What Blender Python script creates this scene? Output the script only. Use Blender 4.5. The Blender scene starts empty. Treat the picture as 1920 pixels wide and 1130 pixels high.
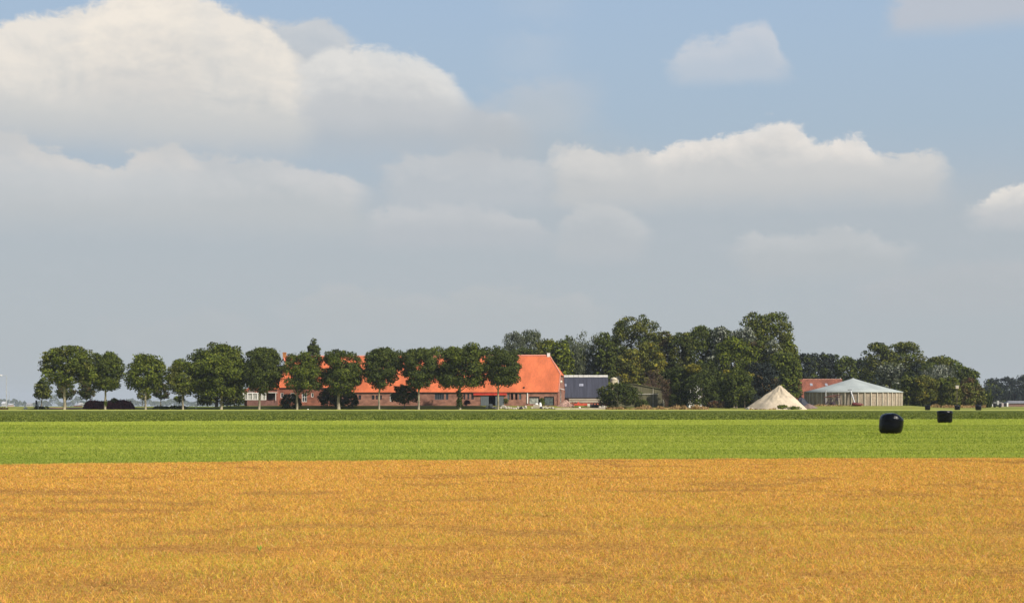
import bpy, math, random
import numpy as np
from mathutils import Vector, Matrix
R = math.radians
F = 2666.667          # focal length in photo pixels (50 mm)
CX, HY, EYE = 960.0, 755.0, 1.75
SC = bpy.context.scene
COL = SC.collection

# ------------------------------------------------------------------ camera
cam_d = bpy.data.cameras.new('camera'); cam_d.lens = 50; cam_d.sensor_width = 36
cam_d.shift_y = (HY-565.0)/1920.0; cam_d.clip_end = 30000; cam_d.clip_start = 0.1
cam = bpy.data.objects.new('camera', cam_d); COL.objects.link(cam)
cam.location = (0, 0, EYE); cam.rotation_euler = (R(90), 0, 0)
SC.camera = cam
SC.view_settings.view_transform = 'Standard'; SC.view_settings.look = 'None'
SC.view_settings.exposure = 0.2; SC.view_settings.gamma = 1.0
SC.render.engine = 'CYCLES'
SC.cycles.max_bounces = 6; SC.cycles.volume_bounces = 0; SC.cycles.diffuse_bounces = 1
SC.cycles.caustics_reflective = False; SC.cycles.caustics_refractive = False

# ------------------------------------------------------------------ sun
SUN_EL = R(40)
SH = Vector((0.70, -0.71, 0)).normalized()
SUND = Vector((SH.x*math.cos(SUN_EL), SH.y*math.cos(SUN_EL), math.sin(SUN_EL)))
sl = bpy.data.lights.new('sun', 'SUN'); sl.energy = 4.8; sl.angle = R(0.5); sl.color = (1.0, 0.93, 0.82)
so = bpy.data.objects.new('sun', sl); COL.objects.link(so)
so.rotation_euler = (-SUND).to_track_quat('-Z', 'Y').to_euler()

# ------------------------------------------------------------------ world
def srgb(r, g, b):
    f = lambda c: (c/255/12.92) if c/255 <= 0.04045 else ((c/255+0.055)/1.055)**2.4
    return (f(r), f(g), f(b))
class NT:
    """tiny node-graph helper"""
    def __init__(s, nt): s.nt = nt; nt.nodes.clear()
    def n(s, t, **k):
        nd = s.nt.nodes.new(t)
        for a, b in k.items(): setattr(nd, a, b)
        return nd
    def put(s, sock, v):
        if hasattr(v, 'is_output'): s.nt.links.new(v, sock)
        elif isinstance(v, (tuple, list)): sock.default_value = tuple(v) if len(sock.default_value) == len(v) else (*v, 1)
        else: sock.default_value = v
    def m(s, op, a, b=0.0, c=0.0, clamp=False):
        nd = s.n('ShaderNodeMath', operation=op, use_clamp=clamp)
        s.put(nd.inputs[0], a); s.put(nd.inputs[1], b)
        if op in ('MULTIPLY_ADD', 'SMOOTH_MAX', 'SMOOTH_MIN', 'COMPARE'): s.put(nd.inputs[2], c)
        return nd.outputs[0]
    def mr(s, v, a, b, c=0.0, d=1.0, it='SMOOTHSTEP'):
        nd = s.n('ShaderNodeMapRange', interpolation_type=it)
        for i, x in enumerate((v, a, b, c, d)): s.put(nd.inputs[i], x)
        return nd.outputs[0]
    def mix(s, f, a, b, bt='MIX'):
        nd = s.n('ShaderNodeMix', data_type='RGBA', blend_type=bt)
        s.put(nd.inputs[0], f); s.put(nd.inputs[6], a); s.put(nd.inputs[7], b)
        return nd.outputs[2]
    def noise(s, vec, scale, detail=3, rough=0.5, dist=0.0):
        nd = s.n('ShaderNodeTexNoise'); s.put(nd.inputs['Vector'], vec)
        nd.inputs['Scale'].default_value = scale; nd.inputs['Detail'].default_value = detail
        nd.inputs['Roughness'].default_value = rough; nd.inputs['Distortion'].default_value = dist
        return nd.outputs[0]
    def vscale(s, vec, sc):
        nd = s.n('ShaderNodeMapping'); s.put(nd.inputs[0], vec); nd.inputs[3].default_value = sc
        return nd.outputs[0]
    def curve(s, v, pts, x0, x1, y0, y1):
        nd = s.n('ShaderNodeFloatCurve')
        s.put(nd.inputs[1], s.m('DIVIDE', s.m('SUBTRACT', v, x0), x1-x0, clamp=True))
        cv = nd.mapping.curves[0]
        P = [((a-x0)/(x1-x0), (b-y0)/(y1-y0)) for a, b in pts]
        P = [(min(max(a, 0), 1), b) for a, b in P]
        cv.points[0].location = P[0]; cv.points[1].location = P[-1]
        for p in P[1:-1]: cv.points.new(*p)
        for p in cv.points: p.handle_type = 'AUTO_CLAMPED'
        nd.mapping.use_clip = False; nd.mapping.update()
        return s.m('MULTIPLY_ADD', nd.outputs[0], y1-y0, y0)

world = bpy.data.worlds.new('World'); SC.world = world; world.use_nodes = True
g = NT(world.node_tree)
WS = 0.1
tc = g.n('ShaderNodeTexCoord'); dirv = tc.outputs['Generated']
sx = g.n('ShaderNodeSeparateXYZ'); g.put(sx.inputs[0], dirv)
U = g.m('MULTIPLY', g.m('ARCTAN2', sx.outputs[0], sx.outputs[1]), F)
V = g.m('MULTIPLY', g.m('ARCSINE', sx.outputs[2]), F)
# fine and coarse cloud relief, squashed towards the horizon as far cloud is
nv = g.vscale(dirv, (1.0, 1.0, 1.7))
nA = g.noise(nv, 9.0, 8, 0.60, 0.35)
nB = g.noise(nv, 34.0, 9, 0.66, 0.5)
nC = g.noise(nv, 95.0, 6, 0.65, 0.4)
off = g.n('ShaderNodeVectorMath', operation='ADD'); g.put(off.inputs[0], nv); off.inputs[1].default_value = (0.006, 0.0, 0.010)
nB2 = g.noise(off.outputs[0], 34.0, 9, 0.66, 0.5)
nA2 = g.noise(off.outputs[0], 9.0, 8, 0.60, 0.35)
relief = g.m('ADD', g.m('MULTIPLY', g.m('SUBTRACT', nB, nB2), .8), g.m('MULTIPLY', g.m('SUBTRACT', nA, nA2), 2.2))
edge = g.m('ADD', g.m('MULTIPLY', g.m('SUBTRACT', nA, 0.5), 60.0), g.m('MULTIPLY', g.m('ADD', g.m('SUBTRACT', nB, 0.5), g.m('MULTIPLY', g.m('SUBTRACT', nC, 0.5), .35)), 75.0))
sky = g.n('ShaderNodeTexSky', sky_type='NISHITA', sun_disc=False)
sky.sun_elevation = SUN_EL; sky.sun_rotation = math.atan2(SH.x, SH.y)
sky.air_density = 1.0; sky.dust_density = 1.6; sky.ozone_density = 1.5
def E(r, g_, b): return tuple(c/WS for c in srgb(r, g_, b))
# thin high haze that whitens the sky towards the horizon
vf = g.mr(V, 900, 1800, 0.88, 0.05, 'LINEAR')
rampn = g.n('ShaderNodeValToRGB'); rr = rampn.color_ramp
g.put(rampn.inputs[0], g.m('DIVIDE', V, 1000.0, clamp=True))
stops = [(0.0, (174, 182, 187)), (0.12, (177, 185, 190)), (0.34, (180, 189, 197)), (0.50, (172, 190, 206)), (0.64, (171, 192, 213)), (0.80, (168, 192, 219)), (1.0, (140, 172, 212))]
rr.elements[0].position = 0; rr.elements[0].color = (*srgb(*stops[0][1]), 1)
rr.elements[1].position = 1; rr.elements[1].color = (*srgb(*stops[-1][1]), 1)
for p, c in stops[1:-1]:
    e = rr.elements.new(p); e.color = (*srgb(*c), 1)
veil = g.mix(1.0, rampn.outputs[0], (1/WS, 1/WS, 1/WS), 'MULTIPLY')
acc = g.mix(vf, sky.outputs[0], veil)
# generic broken cloud outside the photographed part of the sky
gm = g.m('MULTIPLY', g.mr(g.noise(nv, 4.0, 6, 0.6), 0.50, 0.68), g.m('MAXIMUM', g.mr(g.m('ABSOLUTE', U), 1050, 1500), g.mr(V, 900, 1300)))
acc = g.mix(g.m('MULTIPLY', gm, 0.45), acc, E(195, 200, 208))
def ang(px, py):
    return (math.atan((px-CX)/F)*F, math.atan2(HY-py, math.hypot(F, px-CX))*F)
def cloud(pts, base, soft_base, opac, lit, bright, grey, sharp=9.0, amp=1.0, side=60, shade=60.0):
    """pts: top outline (photo px); base: y of the flat base; lit: how much of the top is sunlit"""
    global acc
    P = [ang(*p) for p in pts]; u0, u1 = P[0][0], P[-1][0]
    vb = ang(sum(p[0] for p in pts)/len(pts), base)[1]
    top = g.curve(U, P, u0, u1, 0.0, 800.0)
    d = g.m('SUBTRACT', g.m('ADD', top, g.m('MULTIPLY', edge, amp)), V)      # depth below the top outline
    m = g.mr(d, -sharp, sharp)
    mb = g.mr(g.m('ADD', V, g.m('MULTIPLY', edge, 0.35*amp)), vb-soft_base, vb)
    ms = g.m('MULTIPLY', g.mr(g.m('ADD', U, edge), u0, u0+side), g.mr(g.m('ADD', U, edge), u1, u1-side))
    mask = g.m('MULTIPLY', g.m('MULTIPLY', m, mb), g.m('MULTIPLY', ms, opac))
    l = g.m('ADD', g.mr(d, 0, shade, lit, 0.0), g.m('MULTIPLY', relief, 1.3))
    l = g.m('MULTIPLY', l, g.mr(V, vb-soft_base*0.3, vb+40), clamp=True)
    c = g.mix(l, E(*grey), E(*bright))
    acc = g.mix(mask, acc, c)
CLD = [
 # faint ones first (behind)
 ([(500,575),(600,545),(640,540),(700,556),(780,556),(830,560),(870,545),(910,536),(960,545),(1050,552),(1180,580)], 610, 60, .85, .8, (193,195,195), (183,188,189), 13, .9, 90, 60),
 ([(150,640),(200,600),(260,605),(340,590),(420,585),(480,600),(540,620)], 640, 50, .6, .7, (187,190,191), (181,186,187), 16, .9, 70, 50),
 ([(1560,545),(1700,512),(1800,497),(1920,490),(2050,490)], 560, 50, .75, .7, (191,192,195), (182,186,189), 16, .6, 90, 60),
 ([(880,75),(960,66),(1070,60),(1110,95)], 120, 50, .28, .6, (197,203,211), (189,199,211), 26, 1.2, 110, 50),
 ([(900,5),(960,-25),(1060,-20),(1130,10)], 15, 40, .22, .6, (196,203,212), (189,199,211), 26, 1.2, 110, 50),
 ([(-200,330),(0,345),(300,330),(700,340),(900,250),(1000,215),(1120,260),(1300,330),(1500,340),(1900,360),(2100,380)], 700, 200, .55, .2, (187,192,197), (180,187,192), 70, 1.0, 60, 120),
 ([(1360,455),(1440,438),(1500,440),(1550,428),(1600,430),(1650,440),(1740,462)], 495, 50, .70, .8, (201,203,204), (185,190,193), 11, .9, 60, 60),
 ([(1020,435),(1060,405),(1130,388),(1170,400),(1240,435)], 465, 40, .75, .8, (202,204,205), (186,191,195), 10, .9, 50, 60),
 ([(660,425),(720,396),(800,382),(850,378),(900,388),(950,402),(1060,425)], 440, 45, .75, .8, (204,205,206), (186,191,196), 10, .9, 60, 60),
 ([(700,325),(760,299),(830,292),(880,285),(930,290),(1000,305),(1060,330)], 370, 45, .80, .75, (207,208,209), (189,194,199), 11, .9, 60, 70),
 ([(-150,235),(0,250),(50,262),(100,278),(140,290),(180,302),(230,300),(270,284),(320,276),(350,288),(420,298),(500,302),(580,312),(660,335),(720,365)], 385, 80, .80, .75, (211,210,209), (191,195,197), 9, .9, 70, 95),
 ([(-150,235),(0,250),(50,262),(100,278),(140,290),(180,306),(260,290),(320,276),(350,290),(400,310)], 330, 70, .75, .9, (225,219,212), (200,203,205), 8, .9, 60, 60),
 ([(1010,330),(1050,272),(1110,277),(1180,282),(1230,285),(1280,270),(1350,268),(1400,260),(1440,255),(1500,260),(1560,268),(1610,275),(1640,286),(1700,292),(1750,288),(1810,340)], 352, 60, .90, .75, (215,213,210), (196,198,199), 8, .9, 60, 110),
 ([(1200,300),(1240,280),(1280,262),(1310,258),(1350,257),(1400,240),(1440,232),(1500,245),(1560,264),(1610,259),(1640,280),(1670,310)], 325, 45, .88, .95, (235,229,222), (202,203,203), 8, .9, 40, 70),
 ([(1790,400),(1860,368),(1920,352),(2000,342),(2100,350)], 408, 30, .90, 1.0, (231,226,219), (194,197,200), 7, .8, 60, 60),
 ([(1240,120),(1290,88),(1320,82),(1350,80),(1380,66),(1415,53),(1445,60),(1465,92),(1500,135)], 135, 34, .70, .85, (211,212,216), (192,200,210), 13, .9, 45, 70),
 ([(1640,-60),(1700,-75),(1800,-90),(1920,-90),(2080,-80)], 25, 45, .75, .2, (201,203,210), (192,195,202), 14, .7, 60, 50),
 ([(860,200),(920,170),(980,155),(1060,150),(1120,145),(1160,170)], 210, 60, .55, .5, (197,201,208), (189,195,201), 26, 1.2, 120, 50),
 ([(-160,80),(0,90),(300,70),(600,110),(760,130),(860,180),(960,222),(1040,245)], 230, 120, .85, .5, (201,203,206), (184,189,194), 20, .9, 90, 120),
 ([(380,60),(440,22),(475,30),(540,48),(600,42),(640,62),(690,110),(720,170)], 190, 80, .85, .6, (209,210,211), (192,197,202), 11, .9, 50, 100),
 ([(-160,45),(0,42),(60,26),(110,16),(180,6),(250,-20),(330,-22),(380,4),(440,26),(500,50),(540,90),(600,140)], 205, 100, .95, .95, (237,230,220), (204,205,204), 10, .9, 60, 230),
 ([(540,150),(590,112),(640,88),(690,84),(740,92),(780,104),(820,126),(860,160),(900,198)], 205, 60, .88, .95, (226,224,220), (196,199,202), 12, .9, 60, 130),
 ([(110,60),(180,20),(250,-5),(330,-10),(375,20),(400,60)], 160, 60, .55, 1.0, (248,238,224), (214,211,207), 18, 1.0, 60, 200),
]
for c in CLD: cloud(*c)
bg = g.n('ShaderNodeBackground'); g.put(bg.inputs[0], acc); bg.inputs[1].default_value = WS*2**-0.2
wo = g.n('ShaderNodeOutputWorld'); g.put(wo.inputs[0], bg.outputs[0])
world.cycles.sampling_method = 'MANUAL'; world.cycles.sample_map_resolution = 512

# ------------------------------------------------------------------ helpers
rng = np.random.default_rng(7)
random.seed(7)
def tag(o, label=None, cat=None, group=None, kind=None):
    if label: o['label'] = label
    if cat: o['category'] = cat
    if group: o['group'] = group
    if kind: o['kind'] = kind
    return o
def empty(name, loc, rz=0.0):
    o = bpy.data.objects.new(name, None); o.empty_display_size = 0.5
    o.location = loc; o.rotation_euler = (0, 0, rz); COL.objects.link(o); return o
def smooth01(t):
    t = np.clip(t, 0, 1); return t*t*(3-2*t)
def vnoise(x, y, seed=0):
    x = np.asarray(x, float); y = np.asarray(y, float)
    xi = np.floor(x).astype(np.int64); yi = np.floor(y).astype(np.int64)
    fx = smooth01(x-xi); fy = smooth01(y-yi)
    def h(a, b):
        v = np.sin((a*127.1+b*311.7+seed*74.7))*43758.5453
        return v-np.floor(v)
    return (h(xi, yi)*(1-fx)+h(xi+1, yi)*fx)*(1-fy)+(h(xi, yi+1)*(1-fx)+h(xi+1, yi+1)*fx)*fy
MX = [-4000, 0, 130, 400, 450, 1130, 1185, 1400, 1480, 1530, 1700, 1765, 2400, 6000]
MY = [.25, .3, .5, .6, 1.0, 1.0, .6, .25, .2, .92, 1.0, .35, .3, .3]
def H(x, y):
    x = np.asarray(x, float); y = np.asarray(y, float)
    px = CX+x/np.maximum(y, 60)*F
    m = np.interp(px, MX, MY)
    z = m*smooth01((y-374)/11.0)*(1-smooth01((y-450)/90.0))
    z = z-np.maximum(y-700, 0)*0.00243
    z = z+np.where(y > 372, (vnoise(x/6, y/6, 3)-.5)*0.12*smooth01((y-374)/10), 0)
    return z
def Hf(x, y): return float(H(x, y))
def X(px, D): return (px-CX)/F*D
def Z(py, D): return EYE+(HY-py)/F*D

def bulk_mesh(name, verts, faces_n, mat, colors=None, parent=None, loops=None, smooth=False):
    """verts Nx3, every face uses faces_n consecutive vertices (or loops given as MxK)"""
    me = bpy.data.meshes.new(name); nv_ = len(verts)
    me.vertices.add(nv_); me.vertices.foreach_set('co', np.ascontiguousarray(verts, np.float32).ravel())
    if loops is None: loops = np.arange(nv_, dtype=np.int32).reshape(-1, faces_n)
    nf, k = loops.shape
    me.loops.add(nf*k); me.loops.foreach_set('vertex_index', loops.astype(np.int32).ravel())
    me.polygons.add(nf); me.polygons.foreach_set('loop_start', np.arange(0, nf*k, k, dtype=np.int32))
    me.polygons.foreach_set('loop_total', np.full(nf, k, np.int32))
    if smooth: me.polygons.foreach_set('use_smooth', np.ones(nf, bool))
    if colors is not None:
        ca = me.color_attributes.new('Col', 'FLOAT_COLOR', 'POINT')
        c4 = np.ones((nv_, 4), np.float32); c4[:, :3] = colors
        ca.data.foreach_set('color', c4.ravel())
    me.update(calc_edges=True); me.validate()
    me.materials.append(mat)
    o = bpy.data.objects.new(name, me); COL.objects.link(o)
    if parent: o.parent = parent
    return o
class MB:
    def __init__(s): s.v = []; s.f = []
    def add(s, vs, fs):
        b = len(s.v); s.v += [tuple(v) for v in vs]; s.f += [tuple(b+i for i in f) for f in fs]; return s
    def box(s, x0, x1, y0, y1, z0, z1):
        return s.add([(x0,y0,z0),(x1,y0,z0),(x1,y1,z0),(x0,y1,z0),(x0,y0,z1),(x1,y0,z1),(x1,y1,z1),(x0,y1,z1)],
                     [(0,3,2,1),(4,5,6,7),(0,1,5,4),(1,2,6,5),(2,3,7,6),(3,0,4,7)])
    def tube(s, pts, rad, n=7, cap=True):
        pts = [Vector(p) for p in pts]; rings = []
        for i, p in enumerate(pts):
            t = (pts[min(i+1, len(pts)-1)]-pts[max(i-1, 0)]).normalized()
            a = t.orthogonal().normalized() if abs(t.z) < 0.95 else (Vector((1,0,0))-t*t.x).normalized(); b = t.cross(a)
            r = rad[i] if isinstance(rad, (list, tuple)) else rad
            rings.append([p+(a*math.cos(2*math.pi*k/n)+b*math.sin(2*math.pi*k/n))*r for k in range(n)])
        vs = [v for r_ in rings for v in r_]; fs = []
        for i in range(len(pts)-1):
            for k in range(n): fs.append((i*n+k, i*n+(k+1)%n, (i+1)*n+(k+1)%n, (i+1)*n+k))
        if cap: fs.append(tuple(range(n-1, -1, -1))); fs.append(tuple((len(pts)-1)*n+k for k in range(n)))
        return s.add(vs, fs)
    def lathe(s, prof, cx=0, cy=0, n=24, wob=0.0):
        vs, fs = [], []
        for r, z in prof:
            for k in range(n):
                a = 2*math.pi*k/n; rr_ = r*(1+wob*math.sin(a*3+z))
                vs.append((cx+rr_*math.cos(a), cy+rr_*math.sin(a), z))
        for i in range(len(prof)-1):
            for k in range(n): fs.append((i*n+k, i*n+(k+1)%n, (i+1)*n+(k+1)%n, (i+1)*n+k))
        fs.append(tuple(range(n-1, -1, -1))); fs.append(tuple((len(prof)-1)*n+k for k in range(n)))
        return s.add(vs, fs)
    def build(s, name, mat, parent=None, smooth=False, loc=None, bevel=0.0, solid=0.0):
        me = bpy.data.meshes.new(name); me.from_pydata(s.v, [], s.f); me.update()
        me.materials.append(mat)
        if smooth: me.polygons.foreach_set('use_smooth', [True]*len(me.polygons))
        o = bpy.data.objects.new(name, me); COL.objects.link(o)
        if parent: o.parent = parent
        if loc: o.location = loc
        if solid:
            md = o.modifiers.new('solid', 'SOLIDIFY'); md.thickness = solid; md.offset = -1
        if bevel:
            md = o.modifiers.new('bevel', 'BEVEL'); md.width = bevel; md.segments = 2
        return o
def lump(name, mat, rx, ry, rz, seed, rough=0.25, sub=3, parent=None, flat=0.0, smooth=True, freq=1.6):
    """irregular closed lump standing on z=0"""
    import bmesh
    bm = bmesh.new(); bmesh.ops.create_icosphere(bm, subdivisions=sub, radius=1)
    from mathutils import noise as mn
    for v in bm.verts:
        n = v.co.normalized(); k = 1+rough*(mn.noise(n*freq+Vector((seed*3.1, seed, 0)))+0.5*mn.noise(n*freq*2.7+Vector((0, seed, seed))))
        z = n.z*k
        if z < flat: z = flat+(z-flat)*0.15
        v.co = Vector((n.x*k*rx, n.y*k*ry, (z-flat*0.9)*rz))
    zm = min(v.co.z for v in bm.verts)
    for v in bm.verts: v.co.z -= zm
    me = bpy.data.meshes.new(name); bm.to_mesh(me); bm.free(); me.materials.append(mat)
    if smooth: me.polygons.foreach_set('use_smooth', [True]*len(me.polygons))
    o = bpy.data.objects.new(name, me); COL.objects.link(o)
    if parent: o.parent = parent
    return o

# ------------------------------------------------------------------ materials
MATS = {}
def mat(name, col, rough=0.8, var=0.25, scale=1.5, stretch=(1,1,1), bump=0.0, col2=None, spec=0.3, metal=0.0, fine=0.0):
    if name in MATS: return MATS[name]
    m = bpy.data.materials.new(name); m.use_nodes = True; q = NT(m.node_tree)
    t = q.n('ShaderNodeTexCoord').outputs['Object']; tv = q.vscale(t, stretch)
    n1 = q.noise(tv, scale, 5, 0.6)
    f = q.mr(n1, 0.3, 0.7)
    c2 = col2 or tuple(c*(1-var*1.4) for c in col)
    c1 = col if col2 else tuple(min(1, c*(1+var*0.6)) for c in col)
    c = q.mix(f, c2, c1)
    if fine:
        n2 = q.noise(tv, scale*9, 3, 0.7)
        c = q.mix(1.0, c, q.mix(q.mr(n2, 0.3, 0.7), (1-fine,)*3, (1+fine*0.5,)*3), 'MULTIPLY')
    b = q.n('ShaderNodeBsdfPrincipled'); q.put(b.inputs['Base Color'], c)
    b.inputs['Roughness'].default_value = rough; b.inputs['Specular IOR Level'].default_value = spec
    b.inputs['Metallic'].default_value = metal
    if bump:
        bn = q.n('ShaderNodeBump'); bn.inputs['Strength'].default_value = 0.8; bn.inputs['Distance'].default_value = bump
        q.put(bn.inputs['Height'], q.noise(tv, scale*6, 4, 0.6)); q.put(b.inputs['Normal'], bn.outputs[0])
    o = q.n('ShaderNodeOutputMaterial'); q.put(o.inputs[0], b.outputs[0])
    MATS[name] = m; return m
def leafmat(name, trans=0.3, rough=0.55, spec=0.25):
    m = bpy.data.materials.new(name); m.use_nodes = True; q = NT(m.node_tree)
    a = q.n('ShaderNodeAttribute', attribute_name='Col').outputs['Color']
    b = q.n('ShaderNodeBsdfPrincipled'); q.put(b.inputs['Base Color'], a)
    b.inputs['Roughness'].default_value = rough; b.inputs['Specular IOR Level'].default_value = spec
    tr = q.n('ShaderNodeBsdfTranslucent'); q.put(tr.inputs[0], q.mix(1.0, a, (1.0, 1.15, 0.6), 'MULTIPLY'))
    mx = q.n('ShaderNodeMixShader'); mx.inputs[0].default_value = trans
    q.put(mx.inputs[1], b.outputs[0]); q.put(mx.inputs[2], tr.outputs[0])
    o = q.n('ShaderNodeOutputMaterial'); q.put(o.inputs[0], mx.outputs[0]); return m
LEAF = leafmat('leaf', 0.07, 0.75, 0.05)
BLADE = leafmat('grass_blade', 0.3, 0.7, 0.1)
BARK = mat('bark', (0.21, 0.17, 0.115), 0.9, 0.35, 2.0, (1,1,.4), 0.03)
PALEBARK = mat('pale_bark', (0.30, 0.26, 0.18), 0.9, 0.35, 1.5, (1,1,.5), 0.03)
BRICK = mat('red_brick', (0.30, 0.115, 0.075), 0.9, 0.28, 0.7, (1,1,1.6), 0.01, fine=0.25)
BRICKP = mat('weathered_brick', (0.35, 0.17, 0.12), 0.9, 0.28, 0.6, (1,1,1.6), 0.01, fine=0.25)
TILE = mat('orange_roof_tile', (0.60, 0.150, 0.056), 0.75, 0.17, 0.35, (1.0,.35,.35), 0.02, fine=0.12)
TILEOLD = mat('old_red_tile', (0.25, 0.088, 0.055), 0.85, 0.25, 0.5, (1,.5,.5), 0.02, fine=0.3)
RIDGE = mat('ridge_tile', (0.68, 0.27, 0.19), 0.7, 0.1)
SLATE = mat('slate_sheet', (0.060, 0.062, 0.082), 0.6, 0.22, 0.8, (2.5,.15,.15), 0.02, fine=0.2)
CONC = mat('concrete', (0.42, 0.38, 0.32), 0.9, 0.2, 1.0, fine=0.2)
WHITE = mat('white_paint', (0.78, 0.76, 0.72), 0.5, 0.06)
DARKP = mat('dark_trim', (0.035, 0.028, 0.03), 0.6, 0.1)
REDP = mat('red_paint', (0.60, 0.06, 0.035), 0.5, 0.12)
GREYD = mat('grey_door_paint', (0.14, 0.16, 0.175), 0.6, 0.15, 1.5, (4,1,.3), fine=0.15)
GRND = mat('green_grey_door', (0.10, 0.125, 0.12), 0.6, 0.35, 2.0, fine=0.3)
GLASS = mat('window_glass', (0.03, 0.035, 0.045), 0.08, 0.1, spec=0.6)
CURT = mat('net_curtain', (0.42, 0.42, 0.38), 0.6, 0.4, 2.5, (2,1,1))
BLACKPL = mat('black_silage_wrap', (0.0015, 0.0015, 0.003), 0.23, 0.2, 2.0, (1,1,3), 0.014, spec=0.22)
OLIVE = mat('mossy_sheet', (0.125, 0.115, 0.06), 0.8, 0.25, 0.6, (5,1,.4), 0.02, fine=0.3)
GALV = mat('galvanised_steel', (0.48, 0.48, 0.48), 0.45, 0.1, metal=0.3)
RUST = mat('rusty_steel', (0.12, 0.05, 0.035), 0.85, 0.4, 2.0)
STONE = mat('pale_stone', (0.50, 0.45, 0.36), 0.9, 0.3, 1.5, fine=0.25)
RUBBLE = mat('brick_rubble', (0.50, 0.31, 0.24), 0.9, 0.35, 2.0, bump=0.06, fine=0.4)
RUBBER = mat('black_rubber', (0.015, 0.015, 0.018), 0.8, 0.2)

# ------------------------------------------------------------------ ground
def ground_mat():
    m = bpy.data.materials.new('farm_ground'); m.use_nodes = True; q = NT(m.node_tree)
    t = q.n('ShaderNodeTexCoord').outputs['Object']
    st = q.vscale(t, (0.25, 1, 1))
    a = q.mr(q.noise(st, 0.12, 5, 0.6), 0.35, 0.65); b = q.mr(q.noise(t, 0.8, 4, 0.6), 0.3, 0.7)
    c = q.mix(a, (0.16, 0.20, 0.03), (0.26, 0.27, 0.05))
    c = q.mix(q.m('MULTIPLY', b, 0.5), c, (0.085, 0.12, 0.02))
    big = q.mr(q.noise(q.vscale(t, (.15, 1, 1)), 0.012, 3, 0.5), 0.45, 0.6)
    c = q.mix(q.m('MULTIPLY', big, 0.5), c, (0.26, 0.22, 0.06))
    bs = q.n('ShaderNodeBsdfPrincipled'); q.put(bs.inputs['Base Color'], c); bs.inputs['Roughness'].default_value = 0.95
    bs.inputs['Specular IOR Level'].default_value = 0.1
    o = q.n('ShaderNodeOutputMaterial'); q.put(o.inputs[0], bs.outputs[0]); return m
xs = np.unique(np.concatenate([np.linspace(-6000, -220, 40), np.arange(-220, 221, 2.5), np.linspace(220, 6000, 40)]))
ys = np.unique(np.concatenate([np.linspace(-400, 360, 20), np.arange(360, 400, 1.5), np.arange(400, 560, 5.0), np.linspace(560, 3400, 60), np.linspace(3400, 9000, 12)]))
gx, gy = np.meshgrid(xs, ys); gz = H(gx, gy)-0.03
nxx, nyy = len(xs), len(ys)
idx = np.arange(nxx*nyy).reshape(nyy, nxx)
lp = np.stack([idx[:-1, :-1], idx[:-1, 1:], idx[1:, 1:], idx[1:, :-1]], -1).reshape(-1, 4)
go = bulk_mesh('ground', np.stack([gx, gy, gz], -1).reshape(-1, 3), 4, ground_mat(), loops=lp, smooth=True)
tag(go, 'flat green farmland reaching to the horizon', kind='structure')

def field_mat(name, c1, c2, c3, s_row, s_patch, bump=0.02):
    m = bpy.data.materials.new(name); m.use_nodes = True; q = NT(m.node_tree)
    t = q.n('ShaderNodeTexCoord').outputs['Object']
    rows = q.mr(q.noise(q.vscale(t, (0.03, 1, 1)), s_row, 4, 0.65), 0.35, 0.65)
    patch = q.mr(q.noise(q.vscale(t, (0.4, 1, 1)), s_patch, 5, 0.6), 0.35, 0.65)
    fine = q.noise(t, 9.0, 4, 0.7)
    c = q.mix(rows, c1, c2); c = q.mix(q.m('MULTIPLY', patch, 0.6), c, c3)
    c = q.mix(1.0, c, q.mix(q.mr(fine, 0.3, 0.7), (0.6,)*3, (1.2,)*3), 'MULTIPLY')
    bs = q.n('ShaderNodeBsdfPrincipled'); q.put(bs.inputs['Base Color'], c); bs.inputs['Roughness'].default_value = 0.95
    bs.inputs['Specular IOR Level'].default_value = 0.1
    bn = q.n('ShaderNodeBump'); bn.inputs['Distance'].default_value = bump; q.put(bn.inputs['Height'], fine); q.put(bs.inputs['Normal'], bn.outputs[0])
    o = q.n('ShaderNodeOutputMaterial'); q.put(o.inputs[0], bs.outputs[0]); return m
def edge_y(pts, x):          # boundary lines given in photo px -> depth as a function of x
    P = [(X(px, EYE*F/(py-HY)), EYE*F/(py-HY)) for px, py in pts]
    a = P[0]; b = P[-1]
    xs_ = [p[0] for p in P]; ys_ = [p[1] for p in P]
    x = np.asarray(x, float)
    y = np.interp(x, xs_, ys_)
    y = np.where(x < xs_[0], np.maximum(ys_[0]+(x-xs_[0])*(P[1][1]-P[0][1])/(P[1][0]-P[0][0])*0.4, 34), y)
    return y
EDGE1 = [(0, 868), (480, 862), (960, 859), (1440, 857), (1920, 856)]
EDGE2 = [(0, 789.5), (400, 787.2), (960, 786), (1440, 785), (1920, 784)]
def e1(x): return edge_y(EDGE1, x)-1.35+(vnoise(np.asarray(x)*1.3, np.zeros_like(np.asarray(x, float)), 5)-.5)*0.5
def e2(x): return edge_y(EDGE2, x)-6.5
def e3(x): return np.full_like(np.asarray(x, float), 322.0)+1.5*vnoise(np.asarray(x)/6, np.asarray(x)*0, 77)
def sheet(name, fa, fb, z, m, label, xr):
    xx = np.linspace(-xr, xr, 260); ya = fa(xx); yb = fb(xx); K = 6
    vs = np.stack([np.stack([xx, ya+(yb-ya)*k/K, np.full_like(xx, z)], -1) for k in range(K+1)])
    id_ = np.arange(vs.shape[0]*vs.shape[1]).reshape(K+1, -1)
    lp = np.stack([id_[:-1, :-1], id_[:-1, 1:], id_[1:, 1:], id_[1:, :-1]], -1).reshape(-1, 4)
    o = bulk_mesh(name, vs.reshape(-1, 3), 4, m, loops=lp)
    return tag(o, label, kind='structure')
DRYM = field_mat('dead_turf', (0.50, 0.25, 0.055), (0.56, 0.33, 0.06), (0.38, 0.19, 0.055), 0.5, 0.5)
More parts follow.
